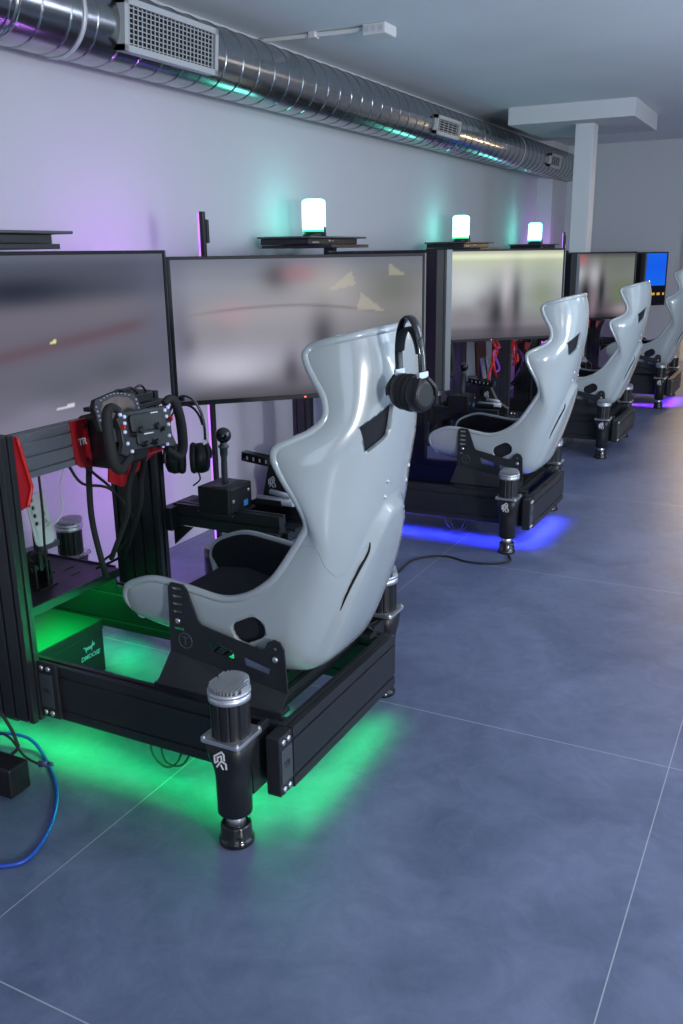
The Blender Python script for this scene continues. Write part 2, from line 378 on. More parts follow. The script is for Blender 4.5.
def seat_surface(nv=56, off=0.0, trim=0.0, u0=0, u1=None):
    S = [ # xc, zc, xr, zr, w
        (-1.572, .428, -1.585, .432, .188), (-1.555, .402, -1.610, .470, .206), (-1.515, .383, -1.600, .515, .218), (-1.45, .368, -1.55, .545, .225),
        (-1.38, .352, -1.48, .563, .229), (-1.30, .338, -1.375, .553, .229), (-1.22, .324, -1.27, .542, .229), (-1.15, .315, -1.19, .565, .230), (-1.09, .322, -1.125, .610, .230),
        (-1.045, .355, -1.09, .650, .230), (-1.01, .42, -1.06, .695, .229), (-.978, .50, -1.034, .735, .230), (-.948, .59, -1.014, .775, .234), (-.922, .68, -1.025, .828, .250),
        (-.902, .76, -1.053, .885, .264), (-.888, .83, -1.073, .932, .270), (-.877, .885, -1.070, .963, .268), (-.868, .935, -1.036, .983, .248), (-.860, .98, -.998, 1.003, .222),
        (-.853, 1.02, -.976, 1.032, .200), (-.848, 1.065, -.982, 1.075, .190), (-.846, 1.11, -1.005, 1.115, .190), (-.847, 1.15, -1.024, 1.150, .190), (-.854, 1.19, -1.030, 1.175, .188), (-.866, 1.228, -1.018, 1.192, .182)]
    # resample smoothly
    pts = []
    n = 4
    for i in range(len(S)-1):
        p0 = S[max(i-1, 0)]; p1 = S[i]; p2 = S[i+1]; p3 = S[min(i+2, len(S)-1)]
        for k in range(n):
            t = k/n
            pts.append([0.5*((2*b)+(c-a)*t+(2*a-5*b+4*c-d)*t*t+(-a+3*b-3*c+d)*t**3) for a, b, c, d in zip(p0, p1, p2, p3)])
    pts.append(list(S[-1]))
    rows = []
    N = len(pts)
    for i, (xc, zc, xr, zr, wd) in enumerate(pts):
        u = i/(N-1)
        e = 0.62 if u < 0.35 else (0.62 + (u-0.35)/0.3*0.25 if u < 0.65 else 0.87)
        row = []
        for j in range(nv+1):
            t = -1 + 2*j/nv
            th = t*PI/2*(1-trim)
            y = wd*math.copysign(abs(math.sin(th))**e, th); s = 1-abs(math.cos(th))**e
            s = min(max(s, 0), 1)
            p = Vector((xc+(xr-xc)*s, RC+y, zc+(zr-zc)*s))
            if u > 0.33 and p.z < .80:      # raised panel on the lower back, arched at its top
                hw = .155*math.sqrt(max(0, 1-max(0, (p.z-.42)/.37)**2)); d = (hw-abs(y-.01))/.010
                k = min(1, max(0, d+.5)); k = k*k*(3-2*k)*min(1, max(0, (p.z-.30)/.08)); p.x += .019*k
            row.append(p)
        rows.append(row)
    if off:
        out = []
        for i in range(N):
            rr = []
            for j in range(nv+1):
                a = rows[min(i+1, N-1)][j]-rows[max(i-1, 0)][j]; b_ = rows[i][min(j+1, nv)]-rows[i][max(j-1, 0)]
                nn = a.cross(b_); nn.normalize()
                rr.append(rows[i][j] - nn*off)
            out.append(rr)
        rows = out
    return rows

def cut(o, cutter_bm):
    me = bpy.data.meshes.new('cutter'); bmesh.ops.recalc_face_normals(cutter_bm, faces=cutter_bm.faces); bmesh.ops.translate(cutter_bm, verts=cutter_bm.verts, vec=-Vector(O))
    cutter_bm.to_mesh(me); cutter_bm.free()
    c = bpy.data.objects.new('cutter', me); COL.objects.link(c)
    m = o.modifiers.new('b', 'BOOLEAN'); m.operation = 'DIFFERENCE'; m.object = c; m.solver = 'EXACT'
    dg = bpy.context.evaluated_depsgraph_get(); dg.update()
    c.parent = o.parent
    dg.update()
    new = bpy.data.meshes.new_from_object(o.evaluated_get(dg))
    o.modifiers.remove(m); o.data = new
    bpy.data.objects.remove(c)

def make_seat(rt):
    rows = seat_surface()
    b = bmesh.new()
    vs = [[b.verts.new(p) for p in r] for r in rows]
    for i in range(len(vs)-1):
        for j in range(len(vs[0])-1):
            f = b.faces.new((vs[i][j], vs[i][j+1], vs[i+1][j+1], vs[i+1][j])); f.smooth = True
    inner = [[b.verts.new(p) for p in r] for r in seat_surface(off=-0.010)]
    for i in range(len(vs)-1):
        for j in range(len(vs[0])-1):
            f = b.faces.new((inner[i][j], inner[i+1][j], inner[i+1][j+1], inner[i][j+1])); f.smooth = True
    def border(g): return [r[0] for r in g] + g[-1][1:] + [r[-1] for r in reversed(g[:-1])] + list(reversed(g[0][1:-1]))
    A, B_ = border(vs), border(inner)
    for k in range(len(A)):
        b.faces.new((A[k], A[(k+1) % len(A)], B_[(k+1) % len(A)], B_[k])).smooth = True
    seat = obj('racing_seat', b, SEATM, rt, O)
    # openings: belt slots, side vents
    c = bmesh.new()
    for s in (-1, 1):
        poly = [(RC+s*0.166, .994), (RC+s*0.170, 1.010), (RC+s*0.086, 1.056), (RC+s*0.076, 1.050), (RC+s*0.078, .992), (RC+s*0.086, .975), (RC+s*0.142, .948), (RC+s*0.154, .951)]
        if s > 0: poly = poly[::-1]
        prism(c, poly, 'YZ', -0.99, -0.80)
    cut(seat, c)
    c = bmesh.new()
    prism(c, rrect(-1.195, 0.468, 0.105, 0.064, 0.03, 5, math.radians(27)), 'XZ', RC-0.30, RC-0.16)
    cut(seat, c)
    c = bmesh.new()
    prism(c, rrect(-1.195, 0.468, 0.105, 0.064, 0.03, 5, math.radians(27)), 'XZ', RC+0.16, RC+0.30)
    cut(seat, c)
    for p in seat.data.polygons: p.use_smooth = True
    seat.modifiers.new('wn', 'WEIGHTED_NORMAL')
    # rolled rim
    b = bmesh.new()
    r_in = seat_surface(off=-0.005)
    path = [r[0] for r in r_in] + r_in[-1][1:-1] + [r[-1] for r in reversed(r_in)]
    P = [path[0]] + [p for a, p in zip(path, path[1:]) if (p-a).length > 1e-4]
    front = r_in[0]
    P = P + list(reversed(front[1:-1]))
    # closed loop tube
    n = len(P); rings = []; s = None
    for k in range(n+1):
        d = (P[(k+1) % n]-P[(k-1) % n]).normalized()
        if s is None: s, t = frame_of(d)
        s = (s-d*s.dot(d)).normalized(); t = d.cross(s)
        rings.append([P[k % n]+s*math.cos(2*PI*q/12)*0.0105+t*math.sin(2*PI*q/12)*0.0105 for q in range(12)])
    loft(b, rings, 0, False)
    obj('rim', b, SEATM, seat, O)
    # padding inside
    b = bmesh.new()
    g = seat_surface(off=-0.020, trim=0.002)
    g2 = seat_surface(off=-0.0135, trim=0.0)
    g = g[2:-3]; g2 = g2[2:-3]
    va = [[b.verts.new(p) for p in r] for r in g]; vb = [[b.verts.new(p) for p in r] for r in g2]
    for i in range(len(va)-1):
        for j in range(len(va[0])-1):
            b.faces.new((va[i][j], va[i][j+1], va[i+1][j+1], va[i+1][j])).smooth = True
            b.faces.new((vb[i][j], vb[i+1][j], vb[i+1][j+1], vb[i][j+1])).smooth = True
    A, B_ = border(va), border(vb)
    for k in range(len(A)): b.faces.new((A[k], A[(k+1) % len(A)], B_[(k+1) % len(A)], B_[k]))
    obj('seat_padding', b, FAB, seat, O)
    # thick base cushion
    b = bmesh.new()
    prism(b, [(-1.58, .43), (-1.55, .465), (-1.45, .475), (-1.30, .445), (-1.20, .43), (-1.13, .445), (-1.10, .41), (-1.15, .352), (-1.3, .365), (-1.5, .40)], 'XZ', RC-0.17, RC+0.17)
    obj('base_cushion', b, FAB, seat, O, 0.012)
    # raised moulding on the lower back: arch shaped ridge
    arch = []
    for k in range(25):
        a = PI*k/24
        y = 0.118*math.cos(a); z = 0.60 + 0.165*math.sin(a)
        arch.append((y, z))
    arch = [(0.150, 0.40), (0.138, 0.50)] + arch + [(-0.138, 0.50), (-0.150, 0.40)]
    def back_pt(y, z, off):
        best = None
        for r in rows:
            for p in (r,):
                pass
        # find surface point by scanning the grid for nearest (y,z) on the rear
        bd = 1e9
        for r in rows[24:]:
            for p in r[5:-5]:
                d = (p.y-RC-y)**2+(p.z-z)**2
                if d < bd: bd = d; best = p
        return best
    SV = [p for r in rows[22:] for p in r]
    import mathutils
    bm2 = bmesh.new()
    vv = [[bm2.verts.new(p) for p in r] for r in rows]
    for i in range(len(vv)-1):
        for j in range(len(vv[0])-1): bm2.faces.new((vv[i][j], vv[i][j+1], vv[i+1][j+1], vv[i+1][j]))
    tree = mathutils.bvhtree.BVHTree.FromBMesh(bm2); bm2.free()
    def hit(y, z, off=0.0):
        h = tree.ray_cast(Vector((-0.3, RC+y, z)), Vector((-1, 0, 0)))
        if h[0] is None: return None
        nn = h[1] if h[1].x > 0 else -h[1]
        return h[0]+nn*off
    def hits(x, z, side, off=0.0):
        h = tree.ray_cast(Vector((x, RC+side*1.0, z)), Vector((0, -side, 0)))
        if h[0] is None: return None
        nn = h[1] if h[1].y*side > 0 else -h[1]
        return h[0]+nn*off
    for s in (-1, 1):
        pth = [hit(.01+s*yy, zz, -.002) for yy, zz in ((.150, .53), (.142, .58), (.128, .63), (.108, .68), (.098, .705))]
        b = bmesh.new(); tube(b, [p for p in pth if p], .004, 8, 0, 5, lambda t: .0008+.0030*math.sin(PI*min(1, max(0, t)))**.7)
        obj('slit_shade', b, DARK, seat, O)  # dark insert on the shell, painted as shade in a slit
    # shell seam line that wraps the waist
    for s in (-1, 1):
        b = bmesh.new()
        seam = [hits(-1.045, .715, s), hits(-1.005, .725, s), hits(-.985, .72, s), hits(-.975, .675, s), hits(-.965, .648, s), hit(s*0.175, .635), hit(s*0.155, .64)]
        seam = [p for p in seam if p]
        tube(b, seam, 0.0013, 6, 0, 4)
        obj('shell_seam', b, mat('seam_grey', (0.3, 0.32, 0.33), 0.5), seat, O)
    for y, z in ((-0.045, .855), (-0.045, .815), (0.095, .865), (0.095, .825)):
        p = hit(y, z)
        b = bmesh.new(); lathe(b, p-Vector((0.002, 0, 0)), (1, 0, 0.15), [(0, .0065), (.003, .0065), (.0045, .004), (.003, .0032), (.003, 0.001)], 14)
        obj('bolt', b, SIL, seat, O)
    # side brackets
    for s in (-1, 1):
        yb = RC + s*0.238; th = 0.005
        poly = [(-1.435, .555), (-1.425, .568), (-1.385, .567), (-1.375, .555), (-1.345, .475), (-1.335, .462), (-1.30, .455), (-1.155, .427), (-1.14, .432), (-1.130, .452), (-1.112, .463), (-1.092, .458), (-1.082, .44), (-1.075, .318), (-1.44, .368)]
        holes = [rrect(-1.408, z, 0.034, 0.009, 0.0044, 3) for z in (.552, .530, .508, .486, .438)] + [[(-1.315, .425), (-1.235, .407), (-1.230, .382), (-1.300, .392)], [(-1.205, .398), (-1.125, .380), (-1.13, .362), (-1.20, .374)]] + [ellipse(-1.108, .438, .005, .005, 8)]
        b = bmesh.new(); prism(b, poly, 'XZ', yb-th/2, yb+th/2, 0, holes)
        # foot flange sloping outward to the rails
        y1 = yb + s*0.045
        v = [Vector((-1.44, yb, .372)), Vector((-1.075, yb, .322)), Vector((-1.075, y1, .289)), Vector((-1.46, y1, .289))]
        a = [b.verts.new(p) for p in v]; c_ = [b.verts.new(p-Vector((0, s*0.003, 0.005))) for p in v]
        b.faces.new(a); b.faces.new(c_[::-1])
        for k in range(4): b.faces.new((a[k], c_[k], c_[(k+1) % 4], a[(k+1) % 4]))
        br = obj('side_bracket', b, ANO, seat, O)
        b = bmesh.new()
        for x, z in ((-1.108, .410), (-1.408, .462)):
            lathe(b, (x, yb+s*0.002, z), (0, s, 0), [(0, .008), (.004, .008), (.006, .005)], 12)
        n = 20
        rings = [[Vector((-1.388+rr*math.cos(2*PI*k/n), yb+s*(0.0025+dd), .408+rr*math.sin(2*PI*k/n))) for k in range(n)] for rr, dd in ((.023, 0), (.023, .001), (.020, .001), (.020, 0))]
        loft(b, rings, 1, False)
        box(b, -1.400, -1.376, yb+s*.002-.001, yb+s*.0035+.001 if s > 0 else yb+s*.0035+.003, .416, .419, 1); box(b, -1.3895, -1.3865, yb+s*.0035-.001, yb+s*.0035+.001, .396, .417, 1)
        obj('fastener', b, [SIL, ANOL], seat, O)
    return seat

def make_actuator(rt, cx, cy, sy):
    """electric lifting leg: silver finned cap, fluted motor, square collar, tapered housing, rod and foot"""
    b = bmesh.new()
    # housing: round at the bottom, square towards the collar
    rings = []
    for z, r, sq in ((.082, .036, 0), (.088, .043, 0), (.19, .044, 0), (.215, .046, .2), (.245, .052, .65), (.292, .055, 1.0)):
        ring = []
        for k in range(32):
            a = 2*PI*k/32; c, s = math.cos(a), math.sin(a)
            q = 1/max(abs(c), abs(s)); q = min(q, 1.27)
            rr = r*(1-sq) + r*0.93*q*sq
            ring.append(Vector((cx+c*rr, cy+s*rr, z)))
        rings.append(ring)
    loft(b, rings)
    act = obj('actuator', b, PLA, rt, O)
    b = bmesh.new()
    prism(b, rrect(cx, cy, .112, .112, .012, 3), 'XY', .290, .300)
    for sx_ in (-1, 1):
        for sy_ in (-1, 1): cyl(b, (cx+sx_*.047, cy+sy_*.047, .30), (cx+sx_*.047, cy+sy_*.047, .3035), .0045, 10)
    obj('collar', b, SIL, act, O, 0.001)
    b = bmesh.new(); n = 72
    rings = [[Vector((cx+math.cos(2*PI*k/n)*rr*(1-(0.06 if (k % 6) in (0,) else 0)), cy+math.sin(2*PI*k/n)*rr*(1-(0.06 if (k % 6) in (0,) else 0)), z)) for k in range(n)] for z, rr in ((.300, .0475), (.392, .0475))]
    loft(b, rings, 0, True, True, False); obj('motor_body', b, PLA, act, O)
    b = bmesh.new()
    lathe(b, (cx, cy, .391), (0, 0, 1), [(0, .046), (.002, .051), (.014, .051), (.015, .0475), (.018, .0475), (.019, .052), (.025, .052), (.027, .050), (.027, .001)], 36)
    for k in range(-6, 7):       # cooling fins over the cap, curved front edge
        x = k*0.0074; L = math.sqrt(max(0, .047**2-x*x))
        if L > 0.008: box(b, cx+x-.0014, cx+x+.0014, cy-L, cy+L, .4185, .4300)
    prism(b, ellipse(cx-.006, cy+.030, .040, .032, 20), 'XY', .405, .424)
    for k in range(-5, 6):
        x = k*0.0070; L = math.sqrt(max(0, .030**2-(x*.79)**2)); box(b, cx-.006+x-.0013, cx-.006+x+.0013, cy+.030-L, cy+.030+L, .424, .433)
    mc = obj('motor_cap', b, CAPM, act, O)
    b = bmesh.new(); lathe(b, (cx, cy, .4185), (0, 0, 1), [(0, .046), (.001, .046)], 30); prism(b, ellipse(cx-.006, cy+.030, .035, .027, 20), 'XY', .4235, .4245); bmesh.ops.translate(b, verts=b.verts, vec=(0, 0, .0)); obj('fin_bed', b, PLA, act, O)
    b = bmesh.new(); cyl(b, (cx, cy, .045), (cx, cy, .088), .024, 20); obj('piston_rod', b, SIL, act, O)
    b = bmesh.new(); lathe(b, (cx, cy, 0), (0, 0, 1), [(0, .040), (.002, .0445), (.012, .0445), (.016, .042), (.020, .0385), (.050, .0385), (.055, .036), (.056, .026), (.050, .02)], 32); obj('foot_pad', b, GLS, act, O)
    b = bmesh.new(); emblem(b, (cx, cy-.0512, .252), (1, 0, 0), (0, -.05, 1), .038); obj('emblem', b, WHT, act, O)
    b = bmesh.new()
    y0, y1 = (cy+.040, RC-.31) if sy < 0 else (RC+.31, cy-.040)
    box(b, cx+.018, cx+.030, y0, y1, .115, .285); box(b, cx-.040, cx-.028, y0, y1, .115, .285); box(b, cx-.028, cx+.018, (y1-.008 if sy < 0 else y0), (y1 if sy < 0 else y0+.008), .12, .28)
    obj('mount_bracket', b, ANO, act, O, 0.001)
    return act

def make_rig():
    rt = root('racing_simulator', O, 'x', 'racing simulator', 'racing simulators in a row along the left wall')
    zb, zt = .108, .275; zc = (zb+zt)/2; H = zt-zb; SL = (-.052, .052)
    # base frame
    for s in (-1, 1):
        b = bmesh.new(); profile(b, (-2.48, RC+s*.29, zc), (1, 0, 0), 1.42, (0, 0, 1), H, (0, 1, 0), .04, SL); obj('side_beam', b, ANO, rt, O, .0012)
    b = bmesh.new(); profile(b, (-1.04, RC-.31, zc), (0, 1, 0), .62, (0, 0, 1), H, (1, 0, 0), .04, SL); obj('rear_beam', b, ANO, rt, O, .0012)
    b = bmesh.new(); profile(b, (-2.50, RC-.31, zc), (0, 1, 0), .62, (0, 0, 1), H, (1, 0, 0), .04, SL); obj('front_beam', b, ANO, rt, O, .0012)
    for x in (-1.16, -1.42):
        b = bmesh.new(); profile(b, (x, RC-.27, .265), (0, 1, 0), .54, (1, 0, 0), .08, (0, 0, 1), .04, (-.02, .02)); obj('cross_bar', b, ANO, rt, O, .001)
    for s in (-1, 1):
        b = bmesh.new(); box(b, -1.47, -1.07, RC+s*.262-.022, RC+s*.262+.022, .276, .289); obj('seat_rail', b, ANO, rt, O, .001)
    # corner brackets: rear end, and the upright joint
    def corner(x, y, xn):
        if xn:
            b = bmesh.new(); box(b, x-.028, x+.012, y, y+.062, .112, .272)
            br = obj('corner_bracket', b, ANO, rt, O, .003)
            b = bmesh.new(); box(b, x+.0115, x+.0145, y+.006, y+.056, .145, .238); text_bm(b, 'TR', .024, basis((x+.0146, y+.031, .192), (0, 1, 0), (0, 0, 1)), .0008, 1)
            for z in (.127, .256):
                for dy in (.018, .042): lathe(b, (x+.011, y+dy, z), (1, 0, 0), [(0, .008), (.004, .008), (.006, .004)], 10, 2)
            obj('bracket_plate', b, [ANOL, ANO, SIL], br, O)
        else:
            b = bmesh.new(); box(b, x, x+.072, y-.012, y, .112, .285)
            br = obj('corner_bracket', b, ANO, rt, O, .003)
            b = bmesh.new(); box(b, x+.008, x+.055, y-.0145, y-.0115, .145, .25); text_bm(b, 'TR', .02, basis((x+.031, y-.0146, .197), (1, 0, 0), (0, 0, 1)), .0008, 1)
            for z in (.128, .268):
                for dx in (.018, .044): lathe(b, (x+dx, y-.011, z), (0, -1, 0), [(0, .008), (.004, .008), (.006, .004)], 10, 2)
            obj('bracket_plate', b, [ANOL, ANO, SIL], br, O)
    corner(-1.035, RC-.372, True); corner(-1.865, RC-.31, False)
    # uprights carrying the wheel beam (160 mm extrusions) with vertical grooves
    for s in (-1, 1):
        yy = RC + s*.33 if s < 0 else RC + .285
        b = bmesh.new(); profile(b, (-1.935, yy if s > 0 else RC-.335, .10 if s < 0 else .2755), (0, 0, 1), .84 if s < 0 else .70, (1, 0, 0), .145, (0, 1, 0), .045, (-.050, -.0, .050), .008, .009)
        obj('upright', b, ANO, rt, O, .001)
    b = bmesh.new(); profile(b, (-1.90, RC-.312, .868), (0, 1, 0), .575, (0, 0, 1), .125, (1, 0, 0), .04, (-.04, 0, .04), .009, .007); wb = obj('wheel_beam', b, ALU, rt, O, .001)
    b = bmesh.new(); prism(b, [(RC-.085, .938), (RC-.020, .938), (RC-.010, .79), (RC-.055, .795), (RC-.075, .81)], 'YZ', -1.882, -1.872)
    obj('red_bracket', b, RED, wb, O, .001)
    b = bmesh.new(); text_bm(b, 'TR', .028, basis((-1.8705, RC-.047, .872), (0, 1, 0), (0, 0, 1)), .0006); obj('badge', b, WHT, wb, O)
    for z in (.918, .815): b = bmesh.new(); lathe(b, (-1.872, RC-.030, z), (1, 0, 0), [(0, .007), (.004, .006)], 10); obj('screw', b, ANO, wb, O)
    b = bmesh.new(); prism(b, [(RC+.05, .80), (RC+.26, .80), (RC+.26, .775), (RC+.10, .70), (RC+.04, .73)], 'YZ', -1.868, -1.86); box(b, -1.868, -1.80, RC+.10, RC+.25, .795, .80); obj('red_bracket', b, RED, wb, O, .001)
    b = bmesh.new()
    prism(b, [(RC-.311, .930), (RC-.300, .935), (RC-.270, .800), (RC-.270, .785), (RC-.290, .735), (RC-.311, .73)], 'YZ', -1.872, -1.864, 0, ())
    gs = obj('gusset', b, RED, rt, O)  # darker red paints this face as lying in shade
    b = bmesh.new(); tube(b, [(-1.858, RC-.302, .933), (-1.858, RC-.275, .81), (-1.858, RC-.272, .785), (-1.858, RC-.292, .737)], .005, 8, 0, 4)
    obj('flange', b, REDB, gs, O)  # brighter red paints the edge as catching light
    # wheel base (motor) behind the wheel
    b = bmesh.new(); box(b, -1.92, -1.79, RC-.01, RC+.15, .785, .940); wbs = obj('wheel_base', b, PLA, rt, O, .01)
    b = bmesh.new(); cyl(b, (-1.785, RC+.045, .885), (-1.715, RC+.02, .902), .033, 24); cyl(b, (-1.785, RC+.045, .885), (-1.77, RC+.04, .888), .055, 24); obj('motor_shaft', b, PLA, wbs, O)
    b = bmesh.new(); box(b, -1.93, -1.80, RC+.03, RC+.27, .945, .958); box(b, -1.90, -1.82, RC+.06, RC+.22, .958, .985)
    for k in range(3): tube(b, [(-1.85, RC+.04+.05*k, .985), (-1.83, RC+.08+.05*k, 1.01), (-1.84, RC+.14+.04*k, .985)], .004, 6)
    obj('controller_tray', b, PLA, wbs, O, .002)
    # dash display
    m = basis((-1.775, RC+.012, .962), (0.10, 1, 0), (-.30, 0, 1))
    b = bmesh.new(); prism(b, [(-.085, -.05), (-.09, .02), (-.075, .045), (0, .058), (.075, .045), (.09, .02), (.085, -.05), (.04, -.058), (-.04, -.058)], 'XY', -.02, 0)
    for v in b.verts: v.co = m @ v.co
    dd = obj('dash_display', b, PLA, rt, O, .004)
    b = bmesh.new(); prism(b, [(-.062, -.035), (-.066, .015), (-.05, .032), (0, .042), (.05, .032), (.066, .015), (.062, -.035)], 'XY', 0, .001)
    for v in b.verts: v.co = m @ v.co
    obj('dash_screen', b, mat('dash_glass', (0.10, 0.06, 0.05), 0.12, coat=1, noise=.8, nscale=30), dd, O)
    for k in range(9):
        t = -1+2*k/8; b = bmesh.new(); box(b, t*.055-.003, t*.055+.003, .049-.012*t*t, .052-.012*t*t, .0, .0015, 0, m); obj('led_light', b, LEDM, dd, O)
    for s in (-1, 1):
        for k in range(4): b = bmesh.new(); box(b, s*.078-.003, s*.078+.003, -.02+.013*k, -.014+.013*k, 0, .0015, 0, m); obj('led_light', b, LEDM, dd, O)
    # steering wheel
    sw = make_wheel(rt)
    # shifter arm, shifter, handbrake on the far side
    b = bmesh.new(); profile(b, (-1.86, RC+.36, .55), (1, 0, 0), .42, (0, 0, 1), .075, (0, 1, 0), .04, (0,)); obj('shifter_arm', b, ANO, rt, O, .001)
    b = bmesh.new(); box(b, -1.88, -1.84, RC+.3, RC+.48, .50, .58); prism(b, [(-1.86, .51), (-1.86, .44), (-1.78, .51)], 'XZ', RC+.335, RC+.345); obj('arm_bracket', b, ANO, rt, O, .002)
    b = bmesh.new(); box(b, -1.735, -1.615, RC+.315, RC+.455, .575, .665); box(b, -1.745, -1.60, RC+.31, RC+.46, .572, .58); box(b, -1.62, -1.612, RC+.33, RC+.44, .58, .66)
    sh = obj('shifter', b, PLA, rt, O, .003)
    b = bmesh.new()
    for y, z in ((RC+.34, .62), (RC+.43, .64)): lathe(b, (-1.6125, y, z), (1, 0, 0), [(0, .006), (.003, .006), (.004, .003)], 10)
    obj('bolt', b, SIL, sh, O)
    b = bmesh.new(); box(b, -1.6125, -1.611, RC+.40, RC+.425, .59, .61); obj('sticker', b, BLUST, sh, O)
    b = bmesh.new(); box(b, -1.69, -1.65, RC+.33, RC+.44, .665, .668); lathe(b, (-1.67, RC+.38, .665), (.02, 0, 1), [(0, .012), (.02, .010), (.03, .011), (.09, .010), (.10, .013), (.12, .013), (.124, .018), (.128, .018), (.135, .011), (.16, .012)], 18); obj('shift_lever', b, ANOL, sh, O)
    b = bmesh.new(); r = .026; lathe(b, (-1.667, RC+.38, .803), (.02, 0, 1), [(r-r*math.cos(PI*k/14), max(.001, r*math.sin(PI*k/14))) for k in range(15)], 24); obj('gear_knob', b, GLS, sh, O)
    # handbrake
    b = bmesh.new(); prism(b, [(-1.66, .535), (-1.43, .535), (-1.43, .575), (-1.50, .62), (-1.54, .70), (-1.575, .705), (-1.60, .60), (-1.66, .575)], 'XZ', RC+.50, RC+.54); box(b, -1.64, -1.44, RC+.49, RC+.55, .53, .545); box(b, -1.60, -1.50, RC+.455, RC+.5, .585, .605)
    hb = obj('handbrake', b, ANO, rt, O, .002)
    b = bmesh.new(); m = basis((-1.60, RC+.515, .725), (1, 0, -.10), (0, 1, 0))
    prism(b, rrect(0, 0, .17, .036, .012), 'XY', -.016, .016)
    for v in b.verts: v.co = m @ v.co
    obj('brake_lever', b, GLS, hb, O, .003)
    b = bmesh.new()
    for k in range(5):
        x = -1.655+.025*k; z = .73-.0025*k; box(b, x-.0035, x+.0035, RC+.4968, RC+.498, z-.006, z+.006)
    obj('lever_slot', b, SILP, hb, O)
    b = bmesh.new(); emblem(b, (-1.56, RC+.4985, .655), (1, 0, 0), (0, 0, 1), .03); obj('emblem', b, WHT, hb, O)
    b = bmesh.new(); cyl(b, (-1.60, RC+.47, .60), (-1.46, RC+.47, .60), .014, 14); cyl(b, (-1.55, RC+.47, .63), (-1.47, RC+.47, .62), .009, 12); obj('brake_cylinder', b, SILP, hb, O)
    b = bmesh.new(); profile(b, (-1.70, RC+.44, .515), (1, 0, 0), .28, (0, 1, 0), .16, (0, 0, 1), .03, (-.04, .04)); obj('handbrake_mount', b, ANO, rt, O, .001)
    # pedal deck and pedals
    b = bmesh.new()
    holes = []
    for (x, y) in ((-2.24, RC+.03), (-2.20, RC+.07), (-2.24, RC+.12), (-2.16, RC+.16), (-2.22, RC+.19), (-2.15, RC+.04)):
        holes.append(rrect(x, y, .012, .05, .0055, 3))
    prism(b, [(-2.40, RC-.27), (-2.06, RC-.27), (-2.06, RC+.27), (-2.40, RC+.27)], 'XY', .338, .344, 0, holes)
    box(b, -2.065, -2.06, RC-.27, RC+.27, .315, .340); box(b, -2.40, -2.395, RC-.27, RC+.27, .31, .37)
    for s in (-1, 1): box(b, -2.40, -2.08, RC+s*.272-.003, RC+s*.272+.003, .25, .35)
    pd = obj('pedal_deck', b, ANO, rt, O)
    b = bmesh.new(); box(b, -2.41, -2.37, RC-.27, RC+.31, .375, .395); obj('heel_bar', b, ANOL, pd, O, .002)
    for k, py in enumerate((-.12, .02)):
        b = bmesh.new()
        box(b, -2.30, -2.16, RC+py-.035, RC+py-.028, .344, .43); box(b, -2.30, -2.16, RC+py+.028, RC+py+.035, .344, .43)
        cyl(b, (-2.18, RC+py-.04, .41), (-2.18, RC+py+.04, .41), .010, 12); cyl(b, (-2.30, RC+py, .36), (-2.17, RC+py, .47), .014, 12); cyl(b, (-2.27, RC+py, .39), (-2.20, RC+py, .445), .022, 14)
        box(b, -2.185, -2.165, RC+py-.008, RC+py+.008, .40, .64)
        box(b, -2.33, -2.14, RC+py-.04, RC+py+.04, .344, .350)
        p = obj('pedal', b, PLA, pd, O, .001)
        m = basis((-2.150, RC+py-.0, .580), (0, 1, 0), (-.18, 0, 1))
        b = bmesh.new(); hs = [ellipse(sx*.018, -.01+.026*q, .0078, .0078, 10) for sx in (-1, 1) for q in range(4)]
        prism(b, rrect(0, 0, .080, .170, .018), 'XY', -.003, .003, 0, hs)
        for v in b.verts: v.co = m @ v.co
        obj('pedal_face', b, SILP, p, O)
    # four actuators
    for cx_, sy in ((-1.12, -1), (-1.12, 1), (-2.44, -1), (-2.44, 1)): make_actuator(rt, cx_, RC+sy*.43, sy)
    make_seat(rt)
    # cables along the rig: separate runs of one harness
    for pts, r in (([(-1.93, RC+.04, .80), (-2.0, RC+.10, .70), (-2.02, RC+.12, .55), (-2.02, RC+.16, .35)], .010),
                   ([(-1.90, RC-.08, .80), (-1.95, RC+.02, .72), (-1.93, RC+.12, .68), (-1.92, RC+.20, .56), (-1.98, RC+.22, .43), (-2.1, RC+.2, .36)], .0045),
                   ([(-1.90, RC-.03, .80), (-1.93, RC+.06, .74), (-1.93, RC+.14, .66), (-1.95, RC+.23, .50), (-2.05, RC+.18, .40)], .0045),
                   ([(-1.80, RC+.10, .79), (-1.84, RC+.10, .70), (-1.88, RC+.13, .60), (-2.0, RC+.17, .42)], .009),
                   ([(-1.80, RC+.14, .79), (-1.83, RC+.15, .71), (-1.86, RC+.17, .62), (-2.0, RC+.23, .40)], .009),
                   ([(-2.05, RC-.06, .80), (-2.06, RC-.05, .65), (-2.10, RC-.02, .50), (-2.12, RC, .36)], .004)):
        b = bmesh.new(); tube(b, pts, r, 8); obj('cable', b, RUB, rt, O)
    b = bmesh.new(); tube(b, [(-2.03, RC+.06, .82), (-2.08, RC+.075, .74), (-2.09, RC+.06, .68), (-2.10, RC+.075, .62), (-2.10, RC+.045, .575), (-2.16, RC+.02, .54)], .0028, 6); obj('cable', b, WPL, rt, O, 0, None, 'thin white cable')
    # hanging loop under the side beam
    b = bmesh.new(); tube(b, [(-1.52, RC-.25, .13), (-1.51, RC-.27, .06), (-1.46, RC-.28, .03), (-1.42, RC-.27, .05), (-1.40, RC-.25, .13)], .003, 6); tube(b, [(-1.50, RC-.24, .13), (-1.48, RC-.26, .05), (-1.45, RC-.26, .025), (-1.41, RC-.25, .04), (-1.37, RC-.24, .13)], .003, 6); obj('cable', b, RUB, rt, O)
    return rt

